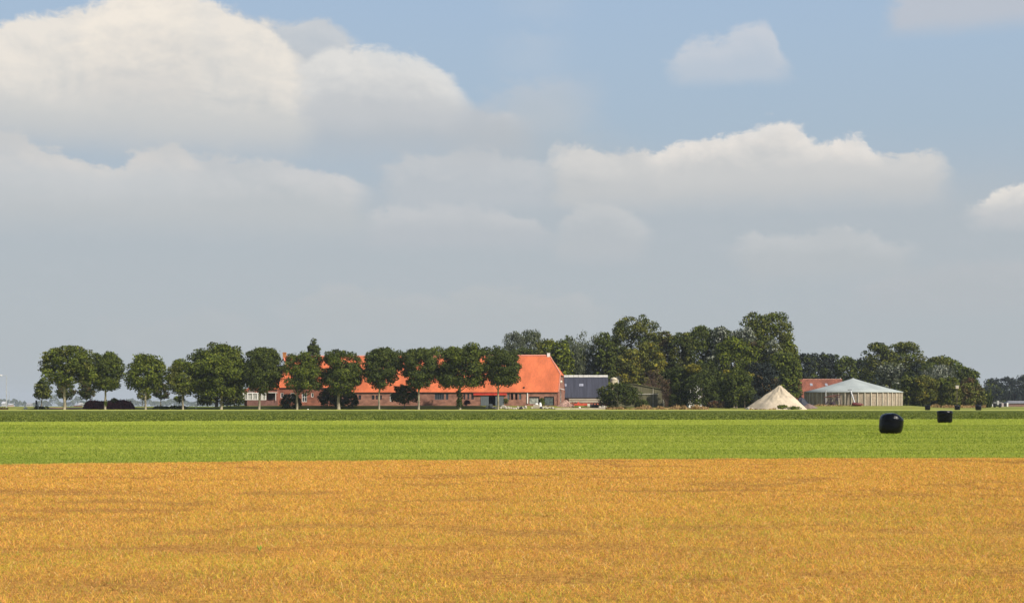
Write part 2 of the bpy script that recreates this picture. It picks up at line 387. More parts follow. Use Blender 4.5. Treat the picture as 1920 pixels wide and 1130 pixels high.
GREENM = field_mat('green_turf', (0.27, 0.31, 0.03), (0.185, 0.235, 0.025), (0.30, 0.32, 0.04), 0.5, 0.10)
CROPM = field_mat('crop_soil', (0.10, 0.13, 0.025), (0.12, 0.15, 0.03), (0.14, 0.17, 0.03), 0.1, 0.1)
sheet('dry_field', lambda x: np.full_like(x, -20.0), e1, 0.004, DRYM, 'orange brown field of dead grass in the foreground', 140)
sheet('green_field', e1, e2, 0.000, GREENM, 'bright green mown grass field behind the orange one', 300)
sheet('crop_field', e2, e3, 0.004, CROPM, 'dark green strip of crop before the farm', 400)
VERGE = field_mat('verge_grass', (0.42, 0.44, 0.09), (0.36, 0.40, 0.07), (0.46, 0.45, 0.12), 0.3, 0.1)
sheet('grass_verge', e3, lambda x: np.full_like(x, 369.0), 0.0, VERGE, 'thin light green verge between crop and farmyard', 420)

# ------------------------------------------------------------------ grass blades
def frustum_pts(n, d0, d1, power, margin=6.0, slope=0.40):
    """random ground points, density falling as D**-power"""
    out = []; tot = 0
    k = 2-power
    u = rng.random(int(n)); D = (d0**k+u*(d1**k-d0**k))**(1/k) if abs(k) > 1e-6 else d0*(d1/d0)**u
    x = (rng.random(int(n))*2-1)*(slope*D+margin)
    return x, D
def blades(name, x, y, h, w, cols, lean, label, cat, z0=0.0, seg2=True):
    n = len(x); a = rng.random(n)*2*np.pi
    th = rng.random(n)*2*np.pi; ln = lean*(0.3+rng.random(n))
    dx, dy = np.cos(th)*ln*h, np.sin(th)*ln*h
    wx, wy = np.cos(a)*w/2, np.sin(a)*w/2
    b = np.stack([x, y, np.full(n, z0)], -1)
    W = np.stack([wx, wy, np.zeros(n)], -1)
    mid = b+np.stack([dx*.35, dy*.35, h*.6], -1)
    tip = b+np.stack([dx, dy, h*(1-.35*np.minimum(ln, 1.4))], -1)
    if seg2:
        v = np.stack([b-W, b+W, mid+W*.8, mid-W*.8, mid-W*.8, mid+W*.8, tip+W*.15, tip-W*.15], 1).reshape(-1, 3)
        c = np.repeat(cols, 8, 0)
    else:
        v = np.stack([b-W, b+W, tip+W*.3, tip-W*.3], 1).reshape(-1, 3); c = np.repeat(cols, 4, 0)
    o = bulk_mesh(name, v, 4, BLADE, colors=c)
    return tag(o, label, cat, kind='stuff')
# dead grass
x, y = frustum_pts(760000, 12.3, 49, 1.25, 2.5, 0.385)
k = y < e1(x)+rng.normal(0, .12, len(x)); x, y = x[k], y[k]
n = len(x); r = rng.random(n)
A = vnoise(x/1.1, y/1.6, 1)*.5+vnoise(x/.35, y/.5, 2)*.3+vnoise(x/4, y/5, 3)*.2
B = vnoise(x/2.2, y/1.0, 11)*.6+vnoise(x/.6, y/.6, 12)*.4
pal = np.array([(.90,.46,.12), (.85,.55,.075), (.78,.33,.12), (.47,.46,.055), (.90,.65,.30), (.40,.19,.06)])
sel = np.zeros(n, int)
near = np.clip((30-y)/16, 0, 1)
sel[r > .42-.12*near] = 1; sel[r > .72-.1*near] = 2; sel[r > .84-.05*near] = 4; sel[r > .88-.05*near] = 5
gr = rng.random(n) < np.clip(A-.50, 0, 1)*1.1*(.3+.8*near); sel[gr] = 3
sel[(rng.random(n) < .05+.06*near)] = 3
flat = smooth01((B-.60)/.15)
# the flattened brown streaks seen at the left
streak = np.exp(-((y-(EYE*F/168))/1.0)**2)*smooth01((-6.0-x)/4)+.7*np.exp(-((x+3.0+vnoise(x,y,9))/1.8)**2-((y-13.4)/.7)**2)
for i_, (d_, x_, wx_, a_) in enumerate([(27.5,5,9,.6),(27.0,-7,6,.7),(22.0,6,6,.8),(20.8,-3,4,.5),(19.6,9,4,.7),(24.5,-10,4,.5),(31,8,9,.5),(35,-4,10,.5),(17.6,1.5,3,.6),(15.2,6,2,.8),(14.2,-1,2,.7),(13.8,4.5,1.6,.7),(16.5,-6,2.5,.5),(29.5,12,3,.7)]):
    streak = streak+a_*np.exp(-((y-d_-.5*vnoise(x/2.5, x*0, 60+i_))/(.012*d_+.08))**2-((x-x_-1.5*vnoise(y*2, x/3, 90+i_))/(wx_*.7))**2)*(.35+.75*vnoise(x/.9, y/.25, 80+i_))
flat = np.clip(.75*flat+streak*np.where(x < -3.5*y/15, .9, .2), 0, 1)
sel[(rng.random(n) < flat*.6)] = 5
c = pal[sel]*(0.62+.62*rng.random(n))[:, None]*(1-.15*flat)[:, None]
h = (.036+.044*rng.random(n))*(1-.55*flat)*(1+.3*(rng.random(n) > .95))
w = np.maximum(.0036, y*.00021)*(.7+.6*rng.random(n))
blades('dead_grass', x, y, h, w, c, 2.1, 'dry orange and yellow grass blades covering the foreground', 'dead grass')
# green weed
# green grass
x, y = frustum_pts(300000, 40, 166, 1.3, 6, 0.39)
k = (y > e1(x)-rng.random(len(x))*.25)&(y < e2(x)); x, y = x[k], y[k]; n = len(x)
row = vnoise(x/40, y/5.5, 21)*.38+vnoise(x/26, y/2.0, 22)*.34+vnoise(x/9, y/.9, 23)*.28
line = sum(a_*np.exp(-((y-d_-x*t_)/w_)**2)*smooth01((vnoise(x/14, x*0, 40+i_)-.25)/.25) for i_, (d_, w_, a_, t_) in enumerate([(108.5,1.3,1,.010),(103,1.0,.8,.012),(93,.8,.5,.01),(84,.9,.7,.01),(72,.6,.5,.01),(63,.5,.7,.012),(56,.35,.6,.012),(49,.3,.8,.04)]))
row = row+.45*line
pal = np.array([(.32,.365,.045), (.25,.32,.038), (.42,.44,.085), (.14,.20,.025)])
r = rng.random(n); sel = np.where(r < .5, 0, np.where(r < .75, 1, 2)); sel[(rng.random(n) < np.clip((row-.47)*5, 0, .92))] = 3; sel[(row < .40)&(rng.random(n) < .5)] = 2
far = smooth01((y-110.5-x*.01)/4)
c = pal[sel]*(.8+.4*rng.random(n))[:, None]; c = c*(1-far[:, None])+far[:, None]*(np.array([.41,.45,.07])*(.85+.3*rng.random(n))[:, None])*(1-.35*np.clip(row-.5, 0, .6))[:, None]
h = (.045+.05*rng.random(n))*(1-.5*smooth01((row-.6)/.1)); w = np.maximum(.014, y*.00035)*(.7+.6*rng.random(n))
blades('green_grass', x, y, h, w, c, .8, 'short bright green grass of the middle field', 'grass', seg2=False)
# crop leaves
x, y = frustum_pts(150000, 134, 346, 1.0, 8, 0.38)
k = (y > e2(x)-.2)&(y < 322.5); x, y = x[k], y[k]; n = len(x)
pal = np.array([(.175,.20,.035), (.135,.165,.03), (.23,.25,.05), (.08,.105,.022)])
sel = rng.integers(0, 4, n); c = pal[sel]*(.8+.4*rng.random(n))[:, None]
blades('crop_leaves', x, y, (.07+.09*rng.random(n))*(1-.75*smooth01((y-200)/110)), .14+.16*rng.random(n), c, 1.1, 'dark green leafy crop plants in the strip before the farm', 'crop', seg2=False)
# ------------------------------------------------------------------ foliage
PAL = {
 'maple': [(0.110,0.136,0.018), (0.072,0.093,0.017), (0.156,0.169,0.025), (0.045,0.060,0.015)],
 'dark':  [(0.058,0.076,0.017), (0.045,0.060,0.015), (0.085,0.098,0.018), (0.036,0.046,0.014)],
 'deep':  [(0.078,0.098,0.021), (0.052,0.068,0.017), (0.110,0.125,0.021), (0.042,0.055,0.015)],
 'green': [(0.110,0.136,0.018), (0.078,0.103,0.017), (0.150,0.164,0.023), (0.058,0.076,0.017)],
 'bright':[(0.162,0.191,0.018), (0.110,0.142,0.018), (0.208,0.218,0.025), (0.072,0.093,0.017)],
 'olive': [(0.147,0.157,0.027), (0.100,0.110,0.022), (0.195,0.191,0.041), (0.065,0.072,0.018)],
 'yellow':[(0.236,0.203,0.027), (0.165,0.157,0.025), (0.307,0.244,0.032), (0.100,0.099,0.018)],
 'willow':[(.125,.140,.080), (.080,.095,.055), (.17,.185,.115), (.055,.065,.040)],
 'silver':[(.27,.285,.22), (.16,.175,.125), (.42,.43,.36), (.06,.07,.05)],
 'brown': [(.12,.085,.035), (.085,.065,.03), (.16,.11,.045), (.06,.045,.025)],
 'rust':  [(.15,.07,.035), (.10,.055,.03), (.12,.09,.03), (.06,.04,.025)],
 'plum':  [(.115,.032,.045), (.08,.024,.035), (.15,.045,.055), (.05,.018,.026)],
 'navy':  [(.035,.045,.038), (.028,.036,.034), (.05,.06,.045), (.022,.03,.028)],
 'straw': [(.48,.31,.14), (.36,.22,.09), (.55,.38,.2), (.25,.15,.06)],
 'lawn':  [(.30,.33,.06), (.24,.28,.05), (.36,.36,.09), (.18,.2,.04)],
 'twig':  [(.11,.07,.045), (.08,.055,.035), (.15,.10,.06), (.10,.09,.03)],
}
def foliage_arrays(c0, rx, ry, rz, n, leaf, pal, K, ptop=2.2, pbot=2.2, cone=0.0, cr=0.24, seed=0, droop=0.0, pal2=None, p2=0.0, core=.45):
    r_ = np.random.default_rng(seed+100)
    h = []; 
    while len(h) < K:
        t = r_.random()*2-1; p = ptop if t > 0 else pbot
        w = (1-abs(t)**p)**(1/p)*(1-cone*(t+1)/2)
        if r_.random() < .25+.75*w: h.append((t, w))
    h = np.array(h); th = r_.random(K)*2*np.pi; rad = h[:, 1]*np.maximum(r_.random(K), r_.random(K)*.8)**.55
    RR = np.array([rx, ry, rz]); rc = cr                      # cluster radius in metres
    cs = r_.uniform(.65, 1.35, K)*rc
    C = np.stack([np.cos(th)*rad, np.sin(th)*rad, h[:, 0]], -1)*np.maximum(RR-cs[:, None]*.80, RR*.25)
    C *= (1+.12*(r_.random(K)-.4))[:, None]
    ci = r_.choice(K, n, p=cs**2/np.sum(cs**2))
    d = r_.normal(size=(n, 3)); d[:, 2] += .35; d /= np.linalg.norm(d, axis=1)[:, None]
    rr_ = cs[ci]*(.5+.55*r_.random(n)**.6)
    stray = r_.random(n) < .06; rr_[stray] *= 1.3
    P = C[ci]+d*rr_[:, None]*np.array([1.12, 1.12, .85])
    if droop: P[:, 2] -= droop*r_.random(n)*cs[ci]*1.6
    P = P+np.array(c0)
    nor = d+r_.normal(size=(n, 3))*.55; nor /= np.linalg.norm(nor, axis=1)[:, None]
    a = np.cross(nor, r_.normal(size=(n, 3))); a /= np.linalg.norm(a, axis=1)[:, None]; b = np.cross(nor, a)
    s = leaf*(.6+.8*r_.random(n))[:, None]
    if droop: a = a*.5+np.array([0, 0, -1.0]); a /= np.linalg.norm(a, axis=1)[:, None]; b = np.cross(nor, a); b /= np.maximum(np.linalg.norm(b, axis=1), .1)[:, None]; bw = .38
    else: bw = .62
    V = np.stack([P-a*s*.6, P+b*s*bw*.6-a*s*.05, P+a*s*.6, P-b*s*bw*.6-a*s*.05], 1).reshape(-1, 3)
    pa = np.array(PAL[pal]); w4 = np.array([.4, .25, .15, .2]); sel = r_.choice(4, n, p=w4)
    col = pa[sel]
    if pal2:
        ck = r_.random(K) < p2; pb = np.array(PAL[pal2]); col = np.where(ck[ci][:, None], pb[sel], col)
    col = col*.88*(.80+.40*r_.random(K))[ci][:, None]*(.8+.4*r_.random(n))[:, None]
    return V, np.repeat(col, 4, 0), C+np.array(c0)
TN = [0]
def tree(name, label, cat, ex, D, pal='deep', tpx=None, n=None, leaf=.42, shape='round', group=None, tr=None, base=None, K=None, depth=.85,
         bark=None, limbs=6, dens=1.0, pal2=None, p2=0.0, droop=0.0, fork=None, lean=0.0, cr=None):
    """ex = (x0, x1, ytop, ybottom) of the crown in photo px"""
    TN[0] += 1; sd = TN[0]
    x0, x1, yt, yb = ex; tpx = tpx if tpx is not None else (x0+x1)/2
    bx, by = X(tpx, D), D
    bz = base if base is not None else Hf(bx, by)
    bz -= 0.03
    root = empty(name, (bx, by, bz)); tag(root, label, cat, group)
    cxm = X((x0+x1)/2, D); rx = (x1-x0)/2/F*D*1.13; zt, zb = Z(yt, D), max(Z(yb, D), bz+.05); rz = (zt-zb)/2; cz = (zt+zb)/2
    ry = min(max(rx, 1.0)*depth, 7.5)
    area = math.pi*rx*rz
    n = n or int(min(30000, area*88/(leaf/.42)**2*dens)); cr = cr or float(np.clip(min(rx, rz)*.22, .42, 1.45)); K = K or int(np.clip(area/(cr*cr)*1.5, 16, 260))
    shp = dict(round=(2.6, 2.4, 0.0), dome=(2.6, 3.8, .10), oval=(2.3, 2.2, .08), cone=(1.8, 2.6, .5), column=(2.6, 4.0, .25), lollipop=(2.8, 2.1, 0.0), bush=(2.6, 6.0, .10), mop=(2.6, 3.4, 0))[shape]
    loc = (cxm-bx, 0, cz-bz)
    Vv, Cc, cen = foliage_arrays(loc, rx, ry, rz, n, leaf, pal, K, shp[0], shp[1], shp[2], cr, sd, droop, pal2, p2)
    Vv[:, 2] = np.maximum(Vv[:, 2], .02)
    bulk_mesh('crown', Vv, 4, LEAF, colors=Cc, parent=root)
    # trunk and limbs
    t = MB(); tr = tr or max(.10, (zt-bz)*.016)
    zc = (cz-bz) if shape != 'bush' else (zt-bz)*.6
    fz = max((zb-bz)*.85, (zt-bz)*.12) if fork is None else fork
    rq = random.Random(sd)
    top = Vector((cxm-bx, 0, zc+rz*.35))
    j = lambda s: rq.uniform(-s, s)
    mid = Vector((lean+j(.12), j(.1), fz))
    t.tube([(0,0,-.15), (lean*.25, 0, .25), tuple(mid*.5+Vector((j(.08), 0, 0))), tuple(mid), tuple((mid+top)/2+Vector((j(.35), j(.3), 0))), tuple(top)],
           [tr*1.7, tr*1.12, tr, tr*.9, tr*.55, tr*.15], 8)
    order = np.argsort(cen[:, 2])[:max(limbs*3, 6)]
    for i in range(limbs):
        e = Vector(cen[int(rq.choice(list(order)))]) if len(order) else top
        s0 = mid+(top-mid)*rq.uniform(0, .45)
        m1 = s0*.55+e*.45+Vector((0, 0, rq.uniform(.1, .6)))
        t.tube([tuple(s0), tuple(m1), tuple(e)], [tr*.45, tr*.3, tr*.1], 5)
    t.build('trunk', bark or BARK, root, smooth=True)
    return root

AV = 'trees in the row before the farmhouse'
AD = 371.0
def av(px, ex, label, D=AD, **k):
    k['tr'] = k.get('tr', .24)*1.15; k['dens'] = k.get('dens', 1.0)*1.75; k.setdefault('leaf', .38); w_ = (ex[1]-ex[0])*.045; ex = (ex[0]-w_, ex[1]+w_, ex[2]-1, ex[3]+3)
    return tree('avenue_tree', label, 'tree', ex, D, tpx=px, group=AV, bark=PALEBARK, **k)
av(121, (80,176,648,722), 'big spreading leafy tree with pale forked trunk left of the purple hedge', D=365, pal='maple', pal2='olive', p2=.25, shape='dome', tr=.28, fork=3.9, limbs=10, dens=.72, leaf=.46)
av(197, (169,229,660,734), 'round green tree rising in front of the purple hedge', pal='deep', pal2='green', p2=.4, shape='lollipop', tr=.24)
av(273, (239,312,662,738), 'loose green tree just right of the purple hedge', pal='maple', shape='oval', tr=.22, dens=.7, leaf=.45)
av(343, (315,374,673,742), 'lighter green tree standing left of the big dark broad tree', pal='maple', pal2='olive', p2=.3, shape='round', tr=.22, dens=.8)
av(415, (366,462,648,742), 'broad bright green tree in front of a dark one, trunk with leafy shoots', pal='maple', shape='dome', tr=.30, leaf=.46)
av(486, (458,528,652,737), 'dense dark green tree in front of the white bay windows', pal='deep', shape='lollipop', tr=.24)
av(557, (533,604,661,738), 'round tree in front of the house corner, below the poplar', pal='green', pal2='deep', p2=.4, shape='lollipop', tr=.24, dens=.8)
av(635, (603,680,656,740), 'wide dark tree with a thick trunk hiding the middle of the house', pal='deep', pal2='green', p2=.4, shape='lollipop', tr=.36, dens=.85)
av(711, (681,748,650,728), 'very dark tree with a slim pale trunk before small barn windows', pal='dark', pal2='deep', p2=.3, shape='oval', tr=.20)
av(785, (750,824,653,728), 'round dark tree with a short pale trunk next to the small dark garden tree', pal='deep', shape='lollipop', tr=.23)
av(862, (820,913,642,728), 'widest tree before the orange roof, its trunk wrapped in ivy', pal='deep', pal2='green', p2=.25, shape='dome', tr=.30, leaf=.44)
av(934, (909,973,655,726), 'round tree with upswept limbs before the grey barn doors, last of the row', pal='deep', shape='lollipop', tr=.21, fork=5.0, limbs=8)
# ivy sleeve on the ivy-clad tree: a leafy part of that tree
ivroot = [o for o in COL.objects if o.get('label', '').startswith('widest tree')][0]
Vv, Cc, _ = foliage_arrays((0, 0, 2.9), .95, .8, 2.6, 1500, .32, 'dark', 30, 3, 3, 0, .45, 901)
Vv[:, 2] = np.maximum(Vv[:, 2], .35)
bulk_mesh('ivy', Vv, 4, LEAF, colors=Cc, parent=ivroot)
for lb, s_ in (('broad bright', 902), ('round green tree rising', 903)):
    rt = [o for o in COL.objects if o.get('label', '').startswith(lb)][0]
    Vv, Cc, _ = foliage_arrays((.15, 0, 1.9), .5, .4, 1.3, 260, .28, 'maple', 8, 2, 2, 0, .25, s_)
    bulk_mesh('trunk_shoots', Vv, 4, LEAF, colors=Cc, parent=rt)

def sm(px, ex, label, D, **k):
    return tree('small_tree', label, 'small tree', ex, D, tpx=px, **k)
sm(78, (60,100,709,751), 'small pointed dark tree on the open grass, leftmost tree of all', 400, pal='dark', pal2='olive', p2=.3, shape='cone', tr=.14, leaf=.38)
sm(124, (105,143,716,752), 'small round dark tree behind the pale forked trunk', 405, pal='dark', pal2='brown', p2=.25, shape='oval', tr=.14, leaf=.38)
sm(162, (146,180,713,750), 'small round dark tree at the left end of the purple hedge', 405, pal='dark', pal2='brown', p2=.3, shape='oval', tr=.12, leaf=.38)
sm(268, (256,284,730,751), 'thin young tree half hidden under the loose green tree', 400, pal='olive', shape='round', tr=.09, leaf=.34, dens=.8)
sm(301, (287,319,717,750), 'small round dark tree above the low clipped hedge', 405, pal='dark', pal2='brown', p2=.3, shape='oval', tr=.12, leaf=.38)
sm(336, (327,347,741,756), 'tiny sapling on the grass beside the lighter green tree', 395, pal='green', shape='round', tr=.06, leaf=.32, limbs=3)
sm(215, (209,221,745,758), 'slim sapling poking up through the purple hedge', 376, pal='olive', shape='round', tr=.05, leaf=.3, limbs=3)

def shrub(name, label, cat, ex, D, **k):
    k.setdefault('shape', 'bush'); return tree(name, label, cat, ex, D, **k)
# big dark trees behind the avenue, left of the house
tree('broad_tree', 'huge dark tree behind the broad bright green one, foliage down to the lawn', 'tree', (350,462,640,763), 392, pal='dark', pal2='deep', p2=.4, shape='dome', tr=.4, leaf=.5)
shrub('garden_shrub', 'dark shrubbery between the huge dark tree and the white bay windows', 'shrub', (420,460,712,763), 388, pal='dark', pal2='olive', p2=.25)
tree('columnar_poplar', 'narrow poplar top rising above the roof near the left chimney', 'poplar', (572,604,635,745), 414, pal='dark', pal2='deep', p2=.4, shape='column', tr=.3)
shrub('garden_shrub', 'rounded black looking shrub in shade under the house windows', 'shrub', (524,566,738,764), 379, pal='dark')
shrub('garden_shrub', 'large dark shrub in shade behind the thick double trunk', 'shrub', (596,640,728,764), 381, pal='dark')
shrub('garden_shrub', 'dark shrub left of the small barn windows', 'shrub', (632,672,733,764), 380, pal='dark')
tree('garden_tree', 'small dark garden tree in shade against the barn wall', 'small tree', (733,784,720,758), 378, pal='dark', pal2='deep', p2=.2, shape='dome', tr=.12)
# hedges
def hedge(name, label, px0, px1, yt, D, pal, dz, seed, humps=True, n=8200):
    x0, x1 = X(px0, D), X(px1, D); z0 = Hf((x0+x1)/2, D)
    root = empty(name, ((x0+x1)/2, D, z0)); tag(root, label, 'hedge')
    L = x1-x0; hh = Z(yt, D)-z0; r_ = np.random.default_rng(seed)
    u = r_.random(n)*2-1; prof = (.88+.07*np.cos((u-.45)*5.0)+.035*np.sin(u*23))*(1-np.abs(u)**14) if humps else (1-np.abs(u)**12)
    th = r_.random(n)*np.pi; rr_ = 1+.10*r_.normal(size=n)
    yy = np.sign(np.cos(th))*np.abs(np.cos(th))**.6*dz*rr_; zz = np.abs(np.sin(th))**.5*hh*prof*rr_
    P = np.stack([u*L/2, yy, np.maximum(zz*np.where(r_.random(n) < .35, r_.random(n), 1), .03)], -1)
    nor = np.stack([r_.normal(size=n)*.5, np.cos(th)+r_.normal(size=n)*.4, np.sin(th)+r_.normal(size=n)*.4], -1)
    nor /= np.linalg.norm(nor, axis=1)[:, None]
    a = np.cross(nor, r_.normal(size=(n, 3))); a /= np.linalg.norm(a, axis=1)[:, None]; b = np.cross(nor, a); s = .36
    V = np.stack([P-a*s*.6, P+b*s*.4, P+a*s*.6, P-b*s*.4], 1).reshape(-1, 3); V[:, 2] = np.maximum(V[:, 2], .01)
    pa = np.array(PAL[pal]); col = pa[r_.choice(4, n)]*(.8+.4*r_.random(n))[:, None]
    bulk_mesh('foliage', V, 4, LEAF, colors=np.repeat(col, 4, 0), parent=root)
    for i in range(9):
        xx = -L*.45+L*.9*i/8; MB().tube([(xx, 0, -.1), (xx+.1, 0, hh*.4), (xx+.2, .1, hh*.75)], [.06, .05, .02], 5).build('stem', BARK, root)
    return root
hedge('purple_hedge', 'dark purple humped hedge behind the second tree of the row', 158, 251, 751, 377, 'plum', 1.3, 31)
hedge('clipped_hedge', 'low clipped green hedge under a small round dark tree', 287, 318, 762, 374, 'dark', .5, 32, False, 1300)
shrub('ground_shrub', 'low dark spreading plant at the foot of the leftmost small tree', 'shrub', (64,89,762,768), 377, pal='dark', leaf=.3, tr=.04)
shrub('garden_shrub', 'low green shrubs along the grass left of the huge dark tree', 'shrub', (318,352,760,767), 377, pal='olive', leaf=.3, tr=.04)

# trees behind the barn roof
GB = 'trees of the wood behind the farm'
def wt(name, label, ex, D, pal, cat='tree', **k):
    k.setdefault('shape', 'round'); k.setdefault('leaf', .52); w_ = (ex[1]-ex[0])*.10; ex = (ex[0]-w_, ex[1]+w_, ex[2], ex[3]); return tree(name, label, cat, ex, D, pal=pal, group=GB, **k)
wt('wood_tree', 'dark tree top just showing over the ridge right of the very dark tree', (722,768,658,745), 440, 'deep')
wt('wood_tree', 'low green tree top between the round dark tree and the ivy clad one', (795,838,649,745), 440, 'green')
wt('wood_tree', 'dark tree top above the ridge right of the ivy clad tree', (884,960,647,745), 446, 'dark')
wt('willow_tree', 'grey green willow, leftmost tall one over the orange roof', (943,987,620,740), 452, 'willow', droop=.6)
wt('willow_tree', 'darker grey willow with twin tops over the orange ridge', (974,1016,616,740), 456, 'willow', pal2='deep', p2=.35, droop=.4)
wt('wood_tree', 'low dark tree in front of the grey willows behind the ridge', (950,1010,650,745), 440, 'deep', pal2='dark', p2=.5)
wt('wood_tree', 'yellow green tree above the white ridge end chimney', (1000,1050,636,745), 442, 'bright', pal2='olive', p2=.35)
wt('wood_tree', 'tree of bright green leaf layers at the hipped end of the roof', (1032,1072,638,745), 436, 'bright', pal2='deep', p2=.35)
wt('willow_tree', 'grey willow behind the left part of the slate roof', (1052,1092,628,750), 446, 'willow', pal2='deep', p2=.3, droop=.6)
wt('willow_tree', 'tall hanging willow behind the middle of the slate roof', (1076,1132,620,752), 450, 'willow', pal2='olive', p2=.2, droop=.8)
wt('wood_tree', 'dark green tree behind the right end of the slate roof', (1117,1152,624,755), 444, 'green', pal2='deep', p2=.5)
wt('wood_tree', 'dark tree filling the gap beside the tallest olive tree', (1134,1172,636,758), 450, 'dark', pal2='deep', p2=.5)
wt('wood_tree', 'tall airy olive tree with a ragged top, tallest left of the wood', (1148,1240,592,755), 452, 'olive', pal2='deep', p2=.45, dens=.8)
wt('wood_tree', 'yellowing olive tree above the pale silos', (1160,1202,656,750), 430, 'yellow', pal2='olive', p2=.6)
wt('wood_tree', 'pale olive tree above the mossy shed', (1192,1242,640,742), 432, 'olive', pal2='yellow', p2=.25)
wt('wood_tree', 'orange tinged tree between the olive tree and the dark wood', (1230,1264,622,755), 442, 'olive', pal2='brown', p2=.45)
wt('wood_tree', 'dark green tree with a visible pale trunk right of the mossy shed', (1255,1298,616,745), 438, 'deep', pal2='olive', p2=.35, bark=PALEBARK, fork=9)
wt('wood_tree', 'dense dark tree in the left middle of the wood skyline', (1280,1340,613,758), 442, 'deep', pal2='green', p2=.35)
wt('wood_tree', 'dark tree just left of the silver topped ones', (1322,1366,610,758), 446, 'deep', pal2='dark', p2=.3)
wt('silver_poplar', 'silvery leaved tree top, left one of the pair on the skyline', (1336,1376,613,690), 438, 'silver', pal2='deep', p2=.35, base=.3)
wt('silver_poplar', 'silvery leaved tree top touching the tallest poplar', (1374,1416,611,690), 436, 'silver', pal2='willow', p2=.5, base=.3)
wt('poplar_tree', 'tallest poplar crown of the wood, left half', (1384,1446,585,755), 442, 'olive', pal2='deep', p2=.5, shape='mop')
wt('poplar_tree', 'tallest poplar crown of the wood, right half', (1424,1483,586,755), 444, 'olive', pal2='green', p2=.4, shape='mop')
wt('wood_tree', 'light green tree leaning out at the right edge of the wood', (1462,1498,641,760), 430, 'bright', pal2='olive', p2=.5)
wt('wood_tree', 'round bright green tree in the centre of the wood', (1344,1408,632,740), 424, 'green', pal2='bright', p2=.4)
wt('silver_poplar', 'small silvery tree below the skyline in the centre of the wood', (1322,1366,664,720), 424, 'silver', pal2='deep', p2=.5, base=.3)
wt('wood_tree', 'tree with brownish branches right of the round bright green one', (1396,1436,636,745), 426, 'green', pal2='brown', p2=.4)
wt('silver_poplar', 'narrow silvery tree under the tallest poplar', (1435,1464,637,700), 424, 'silver', pal2='olive', p2=.4, base=.3)
wt('wood_tree', 'tall dark green tree behind the right side of the sand pile', (1436,1497,660,764), 420, 'green', pal2='deep', p2=.45, shape='bush')
wt('wood_tree', 'purplish dark tree left behind the sand pile', (1398,1456,676,765), 408, 'navy', pal2='brown', p2=.15, shape='bush')
wt('wood_tree', 'dark undergrowth tree below the orange tinged one', (1240,1275,690,764), 420, 'dark', shape='bush')
wt('wood_tree', 'dark tree filling the lower middle of the wood', (1300,1360,680,764), 414, 'dark', pal2='deep', p2=.4, shape='bush')
shrub('tall_shrub', 'tall shrub with a yellowing top beside the bare twiggy bush', 'shrub', (1255,1298,684,766), 392, pal='dark', pal2='green', p2=.35)
shrub('tall_shrub', 'dark shrub in front of the glimpse of white wall', 'shrub', (1284,1348,694,766), 388, pal='deep', pal2='dark', p2=.4, dens=.55)
shrub('tall_shrub', 'yellow topped shrub standing left of the sand pile', 'shrub', (1348,1414,692,766), 386, pal='deep', pal2='green', p2=.25)
for ex, sd_, lb in (((1285,1314,681,700), 0, 'yellow leafed crown top over the shrub by the white wall'), ((1354,1378,692,712), 1, 'yellow sprigs at the left top of the shrub by the sand pile'), ((1380,1413,697,712), 2, 'yellow sprigs at the right top of the shrub by the sand pile')):
    tree('yellow_tree', lb, 'tree', ex, 389+sd_*.7, pal='yellow', leaf=.4, base=.2, limbs=3, dens=1.0, tr=.1)
shrub('dark_bush', 'big dark rounded bush between slate barn and mossy shed', 'bush', (1119,1197,717,766), 380, pal='dark', pal2='olive', p2=.15, shape='round')
shrub('dark_bush', 'small green bush at the foot of the mossy shed', 'bush', (1188,1218,748,765), 382, pal='deep', leaf=.36)
# bare twiggy bushes
def twig_bush(px, ex, D, label, seed, n=60):
    x0, x1, yt, yb = ex; bx = X(px, D); z0 = Hf(bx, D); root = empty('bare_bush', (bx, D, z0)); tag(root, label, 'bush')
    rq = random.Random(seed); t = MB(); hh = Z(yt, D)-z0; wx = (x1-x0)/2/F*D
    for i in range(n):
        a = rq.uniform(-1, 1); b = rq.uniform(-1, 1); tipz = hh*(.55+.45*rq.random())*(1-.3*abs(a))
        tip = Vector((a*wx, b*wx*.7, tipz)); m1 = Vector((a*wx*.35, b*wx*.2, tipz*.5))
        t.tube([(a*.3, b*.3, -.1), tuple(m1), tuple(tip)], [.09, .06, .02], 4)
        for _ in range(3):
            s0 = m1.lerp(tip, rq.uniform(.1, .8)); e = s0+Vector((rq.uniform(-1, 1), rq.uniform(-1, 1), rq.uniform(.3, 1.3)))
            t.tube([tuple(s0), tuple(e)], [.04, .015], 3)
    t.build('stems', mat('twig', (.15, .095, .06), .9), root)
    Vv, Cc, _ = foliage_arrays((0, 0, hh*.6), wx, wx*.7, hh*.42, 1100, .32, 'twig', 30, 2, 2, 0, .8, seed)
    bulk_mesh('withered_leaves', Vv, 4, LEAF, colors=Cc, parent=root)
twig_bush(1225, (1200,1250,690,765), 408, 'leafless brown bush behind the mossy shed roof', 5, 80)
twig_bush(1250, (1240,1262,712,765), 392, 'brown withered bush at the right corner of the mossy shed', 6)

